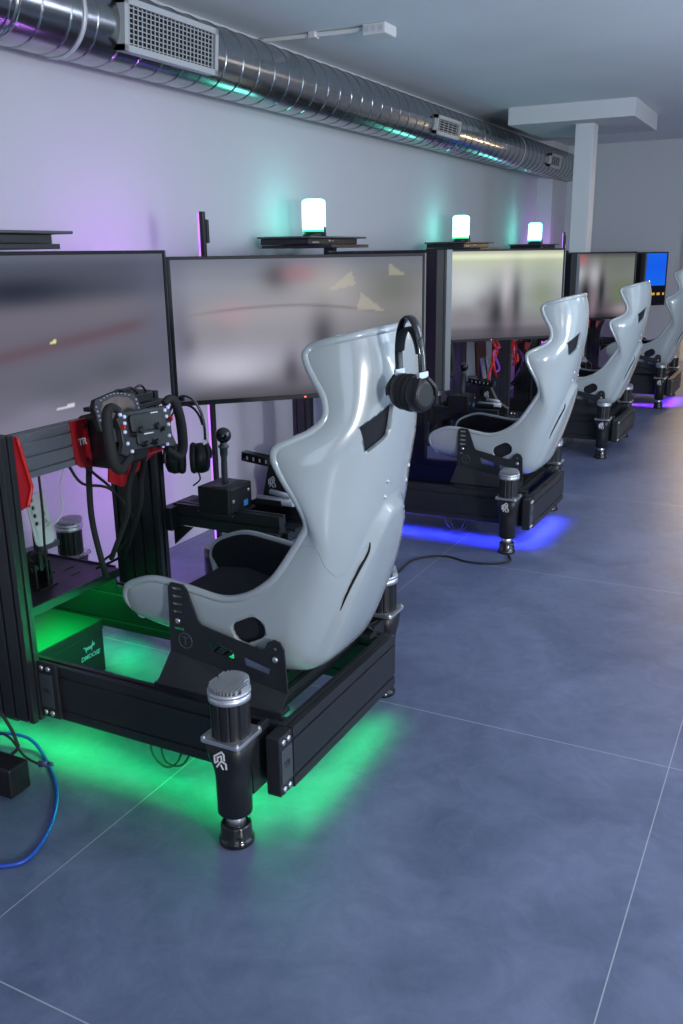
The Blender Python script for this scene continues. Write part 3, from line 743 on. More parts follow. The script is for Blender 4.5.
def make_wheel(rt):
    """formula style wheel: carbon plate, two grips, knobs, lit buttons. built in its own plane then placed"""
    m = basis((-1.675, RC+.006, .905), (0.13, 1, -.03), (-.14, 0.03, 1)) @ Matrix.Scale(.92, 4)
    def place(b):
        for v in b.verts: v.co = m @ v.co
    b = bmesh.new()
    poly = [(-.115, .055), (-.10, .075), (.10, .075), (.115, .055), (.105, .02), (.105, -.02), (.118, -.05), (.10, -.062), (.06, -.048), (-.06, -.048), (-.10, -.062), (-.118, -.05), (-.105, -.02), (-.105, .02)]
    prism(b, poly, 'XY', -.012, .008); prism(b, rrect(0, .035, .14, .055, .01), 'XY', .006, .018); prism(b, rrect(0, -.01, .10, .05, .01), 'XY', .006, .014); place(b)
    sw = obj('steering_wheel', b, CARB, rt, O, .003)
    for s in (-1, 1):
        b = bmesh.new()
        tube(b, [(s*.095, .080, 0), (s*.120, .093, 0), (s*.142, .080, .002), (s*.152, .03, .004), (s*.152, -.03, .004), (s*.146, -.075, .002), (s*.125, -.097, 0), (s*.098, -.082, 0), (s*.075, -.062, 0)], .0155, 14, 0, 6, lambda t: .0115+.0055*math.sin(PI*min(1, max(0, t)))); place(b)
        obj('grip', b, RUB, sw, O)
        b = bmesh.new(); prism(b, [(s*.06, .02), (s*.11, .03), (s*.12, -.01), (s*.06, -.02)] if s > 0 else [(s*.06, .02), (s*.06, -.02), (s*.12, -.01), (s*.11, .03)], 'XY', -.03, -.022); place(b); obj('shift_paddle', b, ALU, sw, O)
        for x, y in ((.100, .068), (.085, .06), (.088, .04), (.092, .014), (.088, -.022), (.075, -.048)):
            b = bmesh.new(); lathe(b, (s*x, y, .006), (0, 0, 1), [(0, .0058), (.006, .0058), (.008, .004)], 12); place(b); obj('button', b, BTN, sw, O)
        b = bmesh.new(); lathe(b, (s*.101, .03, .006), (0, 0, 1), [(0, .005), (.009, .004)], 8); box(b, s*.101-.003, s*.101+.003, .024, .038, .008, .022); place(b); obj('toggle', b, REDB, sw, O)
    for x, y, r in ((-.035, .012, .013), (.035, .015, .013), (-.022, -.032, .010), (.022, -.032, .010), (-.058, .002, .008), (.060, .004, .008)):
        b = bmesh.new(); lathe(b, (x, y, .008), (0, 0, 1), [(0, r*1.15), (.004, r*1.15), (.005, r*.8), (.018, r*.75), (.020, r*.6)], 18); box(b, x-.0015, x+.0015, y, y+r, .024, .029); place(b); obj('rotary_knob', b, PLA, sw, O)
    b = bmesh.new(); box(b, .015, .045, .058, .061, .0178, .0186, 0); box(b, -.02, .02, -.004, .0, .0138, .0146, 0); place(b); obj('print', b, WHT, sw, O)
    return sw
rig = make_rig()
def led(name, c, col, rt_, y0, power, rear=True):
    """LED strips in the underside grooves of the base beams: emissive tape plus the light it throws down"""
    m = mat('led_'+name, col, .5, emit=col, es=1.0)
    for (x0, x1, ya, yb) in ((-2.36, -1.10, -.31+.012, -.31+.022), (-1.052, -1.042, -.27, .27)):
        b = bmesh.new(); box(b, x0, x1, RC+ya, RC+yb, .104, .108); o = obj('led_strip', b, m, rt_, O)
        lt = bpy.data.lights.new('led_glow', 'AREA'); lt.shape = 'RECTANGLE'; lt.size = x1-x0; lt.size_y = yb-ya; lt.energy = power*max(x1-x0, yb-ya); lt.color = col
        lo = bpy.data.objects.new('led_glow', lt); COL.objects.link(lo); lo.parent = rt_; lo.location = ((x0+x1)/2-O[0], (ya+yb)/2, .102)
        try: lt.spread = math.radians(115)
        except Exception: pass
XS = {0: 0.0, 1: -.06, 2: -.075, 3: -.03}; YC = [2.0, 4.415, 6.64, 8.89]
rigs = [rig]
for i in (1, 2, 3):
    c = copy_tree(rig); c.scale = (.935, .95, .935); c.location = (O[0]+XS[i]+.034, YC[i]-.0215, 0); rigs.append(c)
    for ch in c.children_recursive:
        if ch.name.startswith('racing_seat'): ch.location = (-.03 if i == 1 else -.075, 0, 0); ch.scale = (1, 1, (1.035, 1.02, 1.065)[i-1])
for r_, lb in zip(rigs, ('nearest racing simulator, white bucket seat with a headset on its headrest, green glow underneath',
                         'second racing simulator from the front, white bucket seat above a blue floor glow',
                         'third racing simulator from the front, white bucket seat with no coloured glow beneath',
                         'farthest racing simulator by the back doorway, white bucket seat above a violet floor glow')): r_['label'] = lb
led('green', 0, (0.0, 1.0, 0.17), rigs[0], 0, 1.25); led('blue', 0, (0.04, 0.05, 1.0), rigs[1], 0, 4.5); led('violet', 0, (0.22, 0.03, 1.0), rigs[3], 0, 6.0)
def extra_light(i, loc, power, col):
    lt = bpy.data.lights.new('led_spill', 'AREA'); lt.shape = 'RECTANGLE'; lt.size = 1.0; lt.size_y = .3; lt.energy = power; lt.color = col
    lo = bpy.data.objects.new('led_spill', lt); COL.objects.link(lo); lo.location = (loc[0]+XS[i], loc[1]+YC[i]-2.0, loc[2])
    return lo

# ------------------------------------------------------------------ monitors
def screen_mesh(name, w_, h_, fn, nx=150, ny=84):
    me = bpy.data.meshes.new(name); vs = []; fs = []; cols = []
    for j in range(ny+1):
        for i in range(nx+1):
            u, v = i/nx, j/ny; vs.append(((u-.5)*w_, 0, (v-.5)*h_)); cols.append((*fn(u, v), 1))
    for j in range(ny):
        for i in range(nx): a = j*(nx+1)+i; fs.append((a, a+1, a+nx+2, a+nx+1))
    me.from_pydata(vs, [], fs)
    ca = me.color_attributes.new('picture', 'FLOAT_COLOR', 'POINT')
    for i, c in enumerate(cols): ca.data[i].color = c
    return me
def srgb(c): return tuple((x/255/12.92 if x/255 <= .04045 else ((x/255+.055)/1.055)**2.4) for x in c)
SCR = bpy.data.materials.new('screen_picture'); SCR.use_nodes = True
nt = SCR.node_tree; bs = nt.nodes['Principled BSDF']; at = nt.nodes.new('ShaderNodeAttribute'); at.attribute_name = 'picture'
bs.inputs['Base Color'].default_value = (0.004, 0.004, 0.005, 1); bs.inputs['Roughness'].default_value = .35; bs.inputs['Specular IOR Level'].default_value = .08; bs.inputs['Emission Strength'].default_value = 1.0
nt.links.new(at.outputs['Color'], bs.inputs['Emission Color'])
def blobs(base, items):
    """soft picture: base(v) colour ramp plus gaussian patches (u, v, su, sv, colour, weight)"""
    def fn(u, v):
        c = list(base(u, v))
        for (bu, bv, su, sv, col, wt) in items:
            g = wt*math.exp(-((u-bu)/su)**2-((v-bv)/sv)**2)
            for k in range(3): c[k] += (srgb(col)[k]-c[k])*g
        return tuple(c)
    return fn
def ramp(stops):
    st = [(p, srgb(c)) for p, c in stops]
    def fn(u, v):
        for (a, ca), (b_, cb) in zip(st, st[1:]):
            if v <= b_:
                t = (v-a)/(b_-a); t = t*t*(3-2*t); return [x+(y-x)*t for x, y in zip(ca, cb)]
        return list(st[-1][1])
    return fn
def monitor(c, e, ztop, h, fn, label, group, pic=True, deep=False):
    """c, e: end points (x,y) of the screen from the viewer's left to right; the picture faces the seat"""
    a = Vector((c[0], c[1], 0)); b2 = Vector((e[0], e[1], 0)); d = b2-a; W = d.length; d.normalize()
    n = Vector((d.y, -d.x, 0))          # towards the seat
    mid = (a+b2)/2; base = Vector((mid.x, mid.y, ztop-h))
    rt_ = root('monitor', base, label, 'monitor', group)
    m = Matrix((d, -n, Vector((0, 0, 1)))).transposed().to_4x4()
    bz = .011; D = .062
    b = bmesh.new(); box(b, -W/2, W/2, 0.004, D*.45, 0, h, 0, m); box(b, -W/2+.06, W/2-.06, D*.45, D, .05, h-.06, 0, m); 
    if deep: box(b, -W/2, W/2, D*.45, D, 0, h, 0, m)
    obj('housing', b, BEZ, rt_, (0, 0, 0), .003)
    b = bmesh.new()
    for q in ((-W/2, W/2, 0, bz*1.5), (-W/2, W/2, h-bz, h), (-W/2, -W/2+bz, bz*1.5, h-bz), (W/2-bz, W/2, bz*1.5, h-bz)): box(b, q[0], q[1], -.005, .004, q[2], q[3], 0, m)
    obj('bezel', b, BEZ, rt_, (0, 0, 0), .001)
    b = bmesh.new(); xs_ = (-W/2-.0015, -W/2+.004) if deep else (W/2-.004, W/2+.0015); box(b, xs_[0], xs_[1], -.006, .018 if deep else .012, 0, h, 0, m); obj('edge_trim', b, BEZL, rt_, (0, 0, 0))
    b = bmesh.new(); box(b, -.004, .004, -.0062, -.0048, .004, .010, 0, m); obj('power_light', b, mat('red_led', (.8, .1, .05), .4, emit=(1, .12, .05), es=1.2), rt_, (0, 0, 0))
    me = screen_mesh('screen', W-2*bz, h-2.5*bz, fn); me.materials.append(SCR)
    me.transform(Matrix.Translation(Vector((0, 0, h/2+.25*bz))) ); me.transform(m)
    me.transform(Matrix.Translation(n*0.0005))
    s_ = bpy.data.objects.new('screen', me); COL.objects.link(s_); s_.parent = rt_
    return rt_
_c1 = blobs(ramp([(0, (124, 122, 140)), (.12, (108, 106, 122)), (.3, (98, 98, 112)), (.48, (102, 98, 112)), (.66, (108, 104, 116)), (.8, (74, 78, 92)), (.92, (78, 82, 98)), (1, (92, 98, 114))]),
    [(.30, .80, .28, .09, (32, 34, 50), .9), (.95, .62, .12, .5, (96, 100, 120), .6), (.70, .26, .12, .09, (78, 84, 90), .6), (.46, .20, .14, .07, (82, 86, 96), .5), (.35, .08, .12, .06, (134, 132, 152), .5)])
def f_c1(u, v):
    c = _c1(u, v); k = .75*math.exp(-((v-(.44+.17*(u-.25)))/.045)**2)*max(0, min(1, (.95-u)/.15)); r = srgb((98, 76, 88))
    c = tuple(x+(y-x)*k for x, y in zip(c, r))
    if ((u-.43)/.016)**2+((v-.49-.3*(u-.43))/.011)**2 < 1: c = srgb((215, 222, 150))
    if .415 < u < .495 and abs(v-.085-.12*(u-.45)) < .009: c = srgb((205, 208, 215))
    return c
_r1 = blobs(ramp([(0, (72, 70, 78)), (.10, (112, 110, 122)), (.28, (150, 148, 162)), (.48, (142, 140, 148)), (.62, (150, 146, 152)), (.78, (138, 138, 144)), (.9, (118, 122, 134)), (1, (104, 110, 126))]),
    [(.02, .5, .05, .8, (96, 98, 122), .7), (.12, .80, .14, .12, (132, 136, 154), .6), (.40, .88, .06, .10, (52, 52, 60), .85), (.50, .89, .08, .07, (146, 92, 104), .8), (.22, .62, .07, .09, (172, 138, 150), .55), (.62, .80, .12, .16, (172, 168, 166), .7),
     (.20, .22, .15, .12, (192, 192, 208), .85), (.45, .18, .04, .16, (62, 60, 68), .8), (.58, .42, .055, .22, (48, 46, 54), .85), (.72, .15, .16, .3, (60, 60, 62), .7), (.88, .78, .14, .20, (104, 106, 98), .85), (.90, .35, .14, .25, (84, 88, 78), .85), (.05, .42, .03, .08, (100, 98, 110), .6), (.30, .06, .2, .05, (84, 82, 90), .6)])
def f_r1(u, v):
    c = _r1(u, v); l = .665-.35*(u-.45)**2-.06*max(0, u-.5)
    if u > .05: c = tuple(x*(1-.35*math.exp(-((v-l)/.010)**2)*min(1, u*4)*max(0, min(1, (.88-u)*5))) for x in c)
    for (x0, y0, x1, y1, x2, y2) in ((.72, .80, .60, .76, .70, .90), (.74, .74, .84, .60, .72, .62), (.86, .95, .93, .86, .86, .86)):  # pale triangular reflections painted into the screen picture
        d = lambda px, py, qx, qy: (qx-px)*(v-py)-(qy-py)*(u-px)
        q = (d(x0, y0, x1, y1) > 0, d(x1, y1, x2, y2) > 0, d(x2, y2, x0, y0) > 0)
        if all(q) or not any(q): c = tuple(x+(y-x)*.35 for x, y in zip(c, srgb((196, 186, 160))))
    return c
f_dim = blobs(ramp([(0, (40, 36, 40)), (.4, (120, 112, 118)), (.8, (92, 100, 104)), (1, (110, 116, 124))]), [(.5, .5, .2, .4, (50, 46, 52), .7)])
f_r2 = blobs(ramp([(0, (84, 78, 86)), (.08, (96, 90, 98)), (.18, (128, 124, 132)), (.45, (158, 160, 166)), (.7, (176, 180, 178)), (.88, (186, 192, 170)), (.94, (224, 230, 196)), (1, (176, 180, 160))]),
    [(.30, .62, .14, .2, (206, 210, 210), .6), (.53, .30, .075, .30, (30, 24, 32), .92), (.44, .40, .06, .10, (90, 84, 88), .5), (.67, .40, .045, .36, (40, 36, 44), .85), (.60, .62, .035, .26, (190, 188, 192), .8), (.62, .30, .03, .2, (120, 104, 112), .6), (.86, .50, .12, .25, (124, 138, 108), .8), (.86, .80, .12, .1, (160, 170, 150), .6), (.3, .30, .12, .10, (112, 106, 110), .5)])
f_r3 = blobs(ramp([(0, (54, 42, 50)), (.12, (92, 84, 92)), (.4, (112, 108, 114)), (.7, (120, 124, 120)), (.9, (112, 114, 110)), (1, (78, 80, 78))]),
    [(.46, .90, .06, .09, (176, 96, 98), .9), (.46, .68, .07, .14, (176, 178, 188), .9), (.60, .68, .06, .18, (178, 176, 184), .85), (.52, .34, .045, .30, (14, 12, 22), .95), (.68, .42, .035, .34, (26, 24, 34), .9), (.60, .22, .03, .2, (140, 118, 128), .7), (.42, .35, .03, .2, (130, 122, 132), .7), (.88, .40, .10, .18, (104, 122, 80), .85), (.90, .12, .10, .10, (172, 160, 164), .6), (.85, .75, .12, .12, (108, 112, 104), .6)])
def f_r4(u, v):
    if v > .36: return srgb((20, 92 + int(30*abs(v-.75)), 232))
    if v > .26 + .03*math.sin(u*22): return srgb((8, 14, 26))
    if .17 < v < .225 and math.sin(u*90) > -.2: return srgb((214, 168, 70))
    return srgb((14, 14, 22))
MH = [.517, .535, .535, .535]
SETS = [
    (0.0, 0.0, ('center monitor of the nearest simulator, grey blurred picture, cropped by the left edge', 'right monitor of the nearest simulator, blurred pale picture, behind the headset'), (f_c1, f_r1)),
    (-.064, 2.41, ('center monitor of the second simulator, mostly hidden behind the front screens', 'bright blurred screen with dark figure, right monitor of the second simulator'), (f_dim, f_r2)),
    (-.025, 4.66, ('center monitor of the third simulator, hidden behind the bright screen', 'screen with green and dark blurred figures, right monitor of the third simulator'), (f_dim, f_r3)),
    (-.08, 6.84, ('center monitor of the farthest simulator, between the blurred screen and the blue one', 'rightmost monitor with a bright blue evening sky picture'), (f_dim, f_r4))]
left_lb = {1: 'left monitor of the second simulator, black edge next to the front screen', 2: 'left monitor of the third simulator, dark edge beside the bright screen', 3: 'left monitor of the farthest simulator, dark edge left of the blue picture'}
ZT = [1.413, 1.402, 1.368, 1.352]
for i, (dx, dy, lbs, fns) in enumerate(SETS):
    zt = ZT[i]; g = 'triple monitors in front of the simulators'
    sx, y0, y1 = -2.0+dx, 1.585+dy, 2.56+dy
    monitor((sx, y0), (sx, y1), zt, MH[i], fns[0], lbs[0], g)
    monitor((sx+.006, y1+.003), (-1.315+dx, 3.245+dy), zt-.022 if i == 0 else zt, MH[i], fns[1], lbs[1], g, False)
    if i: monitor((-1.315+SETS[i-1][0]+.066, 3.245+SETS[i-1][1]+.095), (sx+.006, y0-.003), zt, .535, f_dim, left_lb[i], g, False, True)
# monitor stands
SHZ = [0, 0, -.022, -.035]
def make_stand(i):
    dx, dy = SETS[i][0], YC[i]-2.0
    o3 = (-2.22+dx, 2.05+dy, 0); sz = SHZ[i]
    rt_ = root('monitor_stand', o3, ['black monitor stand behind the nearest simulator', 'black monitor stand behind the second simulator', 'black monitor stand behind the third simulator', 'black monitor stand behind the farthest simulator'][i], 'monitor stand', 'free-standing monitor stands')
    for y in (1.55, 2.50):
        b = bmesh.new(); profile(b, (-2.22+dx, y+dy+.02, .0), (0, 0, 1), 1.38, (1, 0, 0), .10, (0, 1, 0), .045, (-.025, .025)); obj('post', b, ANO, rt_, o3, .001)
    b = bmesh.new(); profile(b, (-2.14+dx, 1.1+dy, 1.12), (0, 1, 0), 1.9, (0, 0, 1), .08, (1, 0, 0), .04, (-.02, .02))
    box(b, -2.12+dx, -2.0635+dx, 1.95+dy, 2.20+dy, 1.05, 1.25)
    obj('crossbar', b, ANO, rt_, o3, .001)
    b = bmesh.new(); box(b, -2.58+dx, -2.16+dx, 1.80+dy, 2.24+dy, 1.42+sz, 1.436+sz); prism(b, [(-2.26+dx, 1.42+sz), (-2.26+dx, 1.20), (-2.24+dx, 1.20), (-2.20+dx, 1.42+sz)], 'XZ', 1.9+dy, 1.94+dy); box(b, -2.26+dx, -2.18+dx, 1.9+dy, 1.94+dy, 1.08, 1.22); obj('shelf', b, ANO, rt_, o3, .002)
    for y in (1.55, 2.52):
        b = bmesh.new(); box(b, -2.62+dx, -2.17+dx, y+dy-.02+(.06 if y > 2 else -.06), y+dy+.02+(.06 if y > 2 else -.06), 0, .03); box(b, -2.26+dx, -2.18+dx, y+dy-.045, y+dy+.085, .03, .045); obj('foot', b, ANO, rt_, o3, .002)
    for s in (-1, 1):      # swing arms that carry the side screens
        if i == 0 and s < 0: continue
        b = bmesh.new(); yy = (2.9 if s > 0 else 1.2)+dy
        if s > 0: tube(b, [(-2.13+dx, 2.95+dy, 1.12), (-1.95+dx, 3.02+dy, 1.12), (-1.76+dx, 3.0+dy, 1.12)], .02, 8, 0, 3)
        else: tube(b, [(-2.13+dx, 1.15+dy, 1.12), (-1.95+dx, 1.06+dy, 1.12), (-1.78+dx, 1.12+dy, 1.12)], .02, 8, 0, 3)
        obj('swing_arm', b, ANO, rt_, o3)
for i in range(4): make_stand(i)

# ------------------------------------------------------------------ control boxes and table lamps on the shelves
LAMP = bpy.data.materials.new('lamp_glow'); LAMP.use_nodes = True; bs = LAMP.node_tree.nodes['Principled BSDF']
bs.inputs['Base Color'].default_value = (.8, .9, .9, 1); bs.inputs['Emission Color'].default_value = (0.20, 1.0, 0.90, 1); bs.inputs['Emission Strength'].default_value = 6.0
GRN = mat('green_ring', (.05, .8, .3), .4, emit=(.05, 1, .35), es=1.1)
def make_box(i):
    dx = SETS[i][0]; dy = YC[i]-2.0; z = 1.436+SHZ[i]; o3 = (-2.4+dx, 1.94+dy, z)
    rt_ = root('computer', o3, ['slim black computer lying on the shelf above the nearest left screen', 'slim black computer under the tallest glowing lamp', 'slim black computer lying under the second glowing lamp', 'slim black computer under the farthest glowing lamp'][i], 'computer', 'computers above the monitors')
    b = bmesh.new(); box(b, -2.56+dx, -2.27+dx, 1.76+dy, 2.32+dy, z+.002, z+.032); obj('case', b, PLA, rt_, o3, .003)
    b = bmesh.new(); box(b, -2.57+dx, -2.25+dx, 1.74+dy, 2.40+dy, z+.033, z+.043, 0, None); obj('lid', b, ANOL, rt_, o3, .003)
    b = bmesh.new()
    for k in range(5): box(b, -2.271+dx, -2.268+dx, 1.80+dy+.014*k, 1.81+dy+.014*k, z+.010, z+.015)
    box(b, -2.271+dx, -2.268+dx, 1.98+dy, 1.995+dy, z+.018, z+.026); box(b, -2.271+dx, -2.268+dx, 2.02+dy, 2.03+dy, z+.018, z+.022)
    obj('port', b, SILP, rt_, o3)
    return z+.044
def make_lamp(x, y, z, label, i):
    o3 = (x, y, z); rt_ = root('table_lamp', o3, label, 'lamp', 'glowing table lamps on top of the monitors')
    r, h = .064, .195
    b = bmesh.new(); lathe(b, (x, y, z), (0, 0, 1), [(0, .058), (.002, .062), (.020, .062), (.024, .052), (.034, .052)], 28); obj('lamp_base', b, PLA, rt_, o3)
    b = bmesh.new(); lathe(b, (x, y, z+.0), (0, 0, 1), [(.026, .055), (.027, .064), (.034, .064), (.036, .055)], 28); obj('light_ring', b, GRN, rt_, o3)
    b = bmesh.new(); lathe(b, (x, y, z+.036), (0, 0, 1), [(0, r-.004), (.004, r), (h-.055, r), (h-.045, r-.003), (h-.038, r-.012), (h-.035, r-.025), (h-.034, .001)], 32); obj('lamp_shade', b, LAMP, rt_, o3)
    b = bmesh.new(); tube(b, [(x+.075, y-.01, z+.001), (x+.075, y-.012, z+.02), (x+.072, y-.012, z+.05)], .006, 8); obj('antenna', b, PLA, rt_, o3)
    point('lamp_light', (x-.075, y-.03, z+.035), .2, (0.02, 1.0, 0.45), .03)
zts = [make_box(i) for i in range(4)]; zt = zts[0]
make_lamp(-2.48, 4.50, zts[1], 'largest glowing white table lamp with a green base, nearest of the three', 1)
make_lamp(-2.48, 6.84, zts[2], 'middle one of the three glowing table lamps, behind the bright screen', 2)
make_lamp(-2.48, 8.93, zts[3], 'smallest glowing table lamp, farthest along the wall by the column', 3)
point('lamp_light', (-2.58, 1.80, 1.55), .75, (0.06, 0.86, 0.80), .05)
for y_, p_ in ((2.2, .25),): point('shelf_green_light', (-2.45, y_-.35, zt+.06), p_, (0.02, 1.0, 0.45), .03)  # green point light just above the nearest computer

# ------------------------------------------------------------------ colour floor lamps (thin poles with a lit strip towards the wall)
VIO = mat('violet_tube', (.6, .3, .9), .4, emit=(.62, .2, 1.0), es=1.0)
def floor_lamp(x, y, label, power):
    o3 = (x, y, 0); rt_ = root('corner_floor_lamp', o3, label, 'floor lamp', 'thin coloured floor lamps behind the monitors')
    b = bmesh.new(); lathe(b, (x, y, 0), (0, 0, 1), [(0, .072), (.012, .072), (.02, .07)], 32, 0); lathe(b, (x, y, .042), (0, 0, 1), [(0, .07), (.12, .07), (.125, .066)], 32, 0); obj('lamp_base', b, GLS, rt_, o3)
    b = bmesh.new(); lathe(b, (x, y, .02), (0, 0, 1), [(0, .066), (.022, .066)], 32, 0); obj('glow_ring', b, mat('magenta_ring', (.9, .1, .7), .4, emit=(.9, .05, .75), es=1.5), rt_, o3)
    b = bmesh.new(); box(b, x-.006, x+.012, y-.010, y+.010, .16, 1.56); box(b, x-.002, x+.016, y+.010, y+.026, 1.44, 1.53); obj('pole', b, PLA, rt_, o3, .002)
    b = bmesh.new(); box(b, x-.012, x-.006, y-.014, y+.006, .2, 1.555); obj('light_strip', b, VIO, rt_, o3)
    lt = bpy.data.lights.new('strip_light', 'AREA'); lt.shape = 'RECTANGLE'; lt.size = .02; lt.size_y = 1.3; lt.energy = power; lt.color = (.60, .20, .95)
    lo = bpy.data.objects.new('strip_light', lt); COL.objects.link(lo); lo.location = (x-.016, y, .88); lo.rotation_euler = (PI/2, 0, PI/2)
    lo.rotation_euler = Vector((-1, 0, 0)).to_track_quat('-Z', 'Y').to_euler()
    return rt_
floor_lamp(-2.20, 3.07, 'thin black floor lamp with violet strip, standing between the two nearest simulators', 6)
floor_lamp(-2.35, 9.55, 'farthest thin violet floor lamp, beside the white column', 5)
point('low_violet', (-2.45, 6.0, .55), 1.6, (.35, .12, 1.0), .05)  # violet point light low by the wall, no fixture modelled
point('low_blue', (-2.45, 5.2, .4), .5, (.1, .1, 1.0), .05)  # blue point light low by the wall, no fixture modelled

# ------------------------------------------------------------------ headsets
def headset(name_label, c, axis, up, s=1.0, spread=.085, ang=0, tilt=0):
    """band arch in the plane (axis, up), ear cups at its ends; hung with the cups down"""
    c = Vector(c); m = basis(c, axis, up)
    rt_ = root('headset', c, name_label, 'headphones', 'over-ear headsets')
    def P(b, mi=None):
        for v in b.verts: v.co = m @ (v.co*s)
    arch = [(spread*math.cos(PI*k/12), .12*math.sin(PI*k/12), 0) for k in range(13)]
    b = bmesh.new(); tube(b, [(spread, -.05, 0)]+arch+[(-spread, -.05, 0)], .006, 10, 0, 3, None, (.0045, .014)); P(b); obj('headband', b, GLS, rt_, c)
    arch2 = [(.92*spread*math.cos(PI*k/12), .092*math.sin(PI*k/12)-.002, 0) for k in range(1, 12)]
    b = bmesh.new(); tube(b, arch2, .006, 10, 0, 3, None, (.003, .018)); P(b); obj('band_strap', b, FAB, rt_, c)
    for sg in (-1, 1):
        b = bmesh.new(); box(b, sg*spread-.006, sg*spread+.006, -.045, -.028, -.016, .016); P(b); obj('slider', b, SIL, rt_, c)
        b = bmesh.new(); tube(b, [(sg*(spread+.004), -.045, .012), (sg*(spread+.012), -.075, .034), (sg*(spread+.010), -.10, .038)], .006, 8, 0, 4); tube(b, [(sg*(spread+.004), -.045, -.012), (sg*(spread+.012), -.075, -.034), (sg*(spread+.010), -.10, -.038)], .006, 8, 0, 4); P(b); obj('yoke', b, PLA, rt_, c)
        b = bmesh.new(); rings = []
        for d, r in ((-.030, .034), (-.026, .042), (-.010, .044), (0, .042), (.012, .038), (.018, .026)):
            rings.append([Vector((sg*(spread-.006+d), -.092+1.2*r*math.sin(2*PI*k/28), r*math.cos(2*PI*k/28))) for k in range(28)])
        loft(b, rings); P(b); obj('ear_cup', b, PLA, rt_, c)
        b = bmesh.new(); rings = []
        for d, r in ((-.046, .026), (-.046, .040), (-.038, .045), (-.028, .043), (-.028, .03)):
            rings.append([Vector((sg*(spread-.006+d), -.092+1.2*r*math.sin(2*PI*k/28), r*math.cos(2*PI*k/28))) for k in range(28)])
        loft(b, rings); P(b); obj('ear_pad', b, RUB, rt_, c)
    return rt_
h1 = headset('black over-ear headset hanging over the headrest of the nearest white seat', (-.787, 1.860, 1.165), (.9, -.45, 0), (-.38, .12, 1), .80, .050)
h2 = headset('black over-ear headset hanging beside the steering wheel of the nearest simulator', (-1.80, 2.36, .835), (.85, .5, 0), (-.06, 0, 1), .98, .062)
b = bmesh.new(); tube(b, [(-1.80, 2.37, .72), (-1.78, 2.38, .70), (-1.77, 2.38, .67), (-1.80, 2.38, .645)], .003, 6); tube(b, [(-1.92, 2.325, .90), (-1.87, 2.335, .935), (-1.80, 2.36, .942)], .006, 8)
obj('hook_cable', b, PLA, h2, (-1.80, 2.36, .835))

# ------------------------------------------------------------------ things on the floor
def psu(dx, dy, label):
    x0, x1, y0, y1, z1 = -2.34+dx, -2.065+dx, 1.76+dy, 2.165+dy, .19
    o3 = ((x0+x1)/2, (y0+y1)/2, 0); rt_ = root('equipment_box', o3, label, 'box')
    b = bmesh.new(); box(b, x0, x1, y0, y1, 0, z1-.035); bx_ = obj('box_body', b, PLA, rt_, o3, .003)
    b = bmesh.new(); box(b, x0-.003, x1+.003, y0-.003, y1+.003, z1-.034, z1); obj('lid', b, PLA, rt_, o3, .003)
    b = bmesh.new(); m = basis((x1+.0012, y1-.070, .082), (0, 1, 0), (0, 0, 1))
    text_bm(b, 'DMOOSE', .022, m, .0006, 0, .2)
    box(b, -.022, .012, .026, .036, 0, .001, 0, m); box(b, -.020, -.016, .018, .028, 0, .001, 0, m); box(b, .006, .010, .018, .028, 0, .001, 0, m); box(b, .010, .024, .032, .042, 0, .001, 0, m); box(b, .014, .017, .040, .050, 0, .001, 0, m); box(b, -.03, -.02, .036, .040, 0, .001, 0, m)
    obj('logo', b, mat('pale_blue_print', (.35, .6, .8), .5, emit=(.3, .6, .8), es=0.0), rt_, o3)
psu(0, 0, 'black box with a pale logo on the floor under the pedals')
for gx_, gy_ in ((-2.235, 2.05), (-2.20, 2.10)):
    b = bmesh.new(); lathe(b, (gx_, gy_, .336), (0, 0, -1), [(0, .006), (.006, .006), (.009, .003)], 10)
    obj('deck_light', b, mat('green_led', (.1, 1, .3), .4, emit=(.1, 1, .3), es=5), rig, O)
area('deck_glow', (-2.22, 2.0, .33), (-2.22, 2.0, 0), .26, 4, (0.0, 1.0, 0.14), .46)
area('base_glow', (-1.75, 2.262, .17), (-1.85, 1.9, 0), 1.0, 6, (0.0, 1.0, 0.3), .03)
# power adapter, tangle of cables, blue network cable at the lower left
o3 = (-1.79, 1.475, 0); rt_ = root('power_adapter', o3, 'black power adapter block on the floor at the left edge', 'power adapter')
b = bmesh.new(); box(b, -1.86, -1.745, 1.435, 1.505, .012, .095); obj('adapter_body', b, PLA, rt_, o3, .006)
b = bmesh.new(); box(b, -1.85, -1.76, 1.445, 1.495, .0, .012); obj('adapter_socket', b, GLS, rt_, o3, .003)
def cable(pts, r, m_, label, nm='floor_cable', cat='cable', grp=None):
    b = bmesh.new(); p0 = Vector(pts[0]); tube(b, pts, r, 8, 0, 8); o = obj(nm, b, m_, None, (p0.x, p0.y, 0)); tag(o, label, cat, grp); return o
cable([(-2.10, 1.62, .006), (-2.02, 1.645, .03), (-1.92, 1.665, .03), (-1.82, 1.63, .008), (-1.68, 1.53, .006), (-1.58, 1.41, .006), (-1.53, 1.29, .006), (-1.56, 1.235, .006), (-1.66, 1.19, .006), (-1.80, 1.17, .006)], .0055, BLUEC, 'blue network cable looping across the floor at the left edge')
cable([(-1.98, 1.46, .10), (-1.93, 1.49, .20), (-1.85, 1.51, .215), (-1.79, 1.51, .14), (-1.80, 1.50, .098), (-1.95, 1.46, .006)], .0045, RUB, 'thick black cable looping highest over the power adapter')
cable([(-1.98, 1.50, .09), (-1.90, 1.49, .16), (-1.84, 1.47, .15), (-1.81, 1.45, .115), (-1.85, 1.42, .05), (-1.93, 1.38, .005)], .004, RUB, 'black cable draped across the top of the power adapter')
cable([(-2.0, 1.58, .02), (-1.93, 1.57, .09), (-1.86, 1.55, .105), (-1.80, 1.54, .07), (-1.76, 1.55, .05)], .0035, RUB, 'thin black cable ending in a plug behind the power adapter')
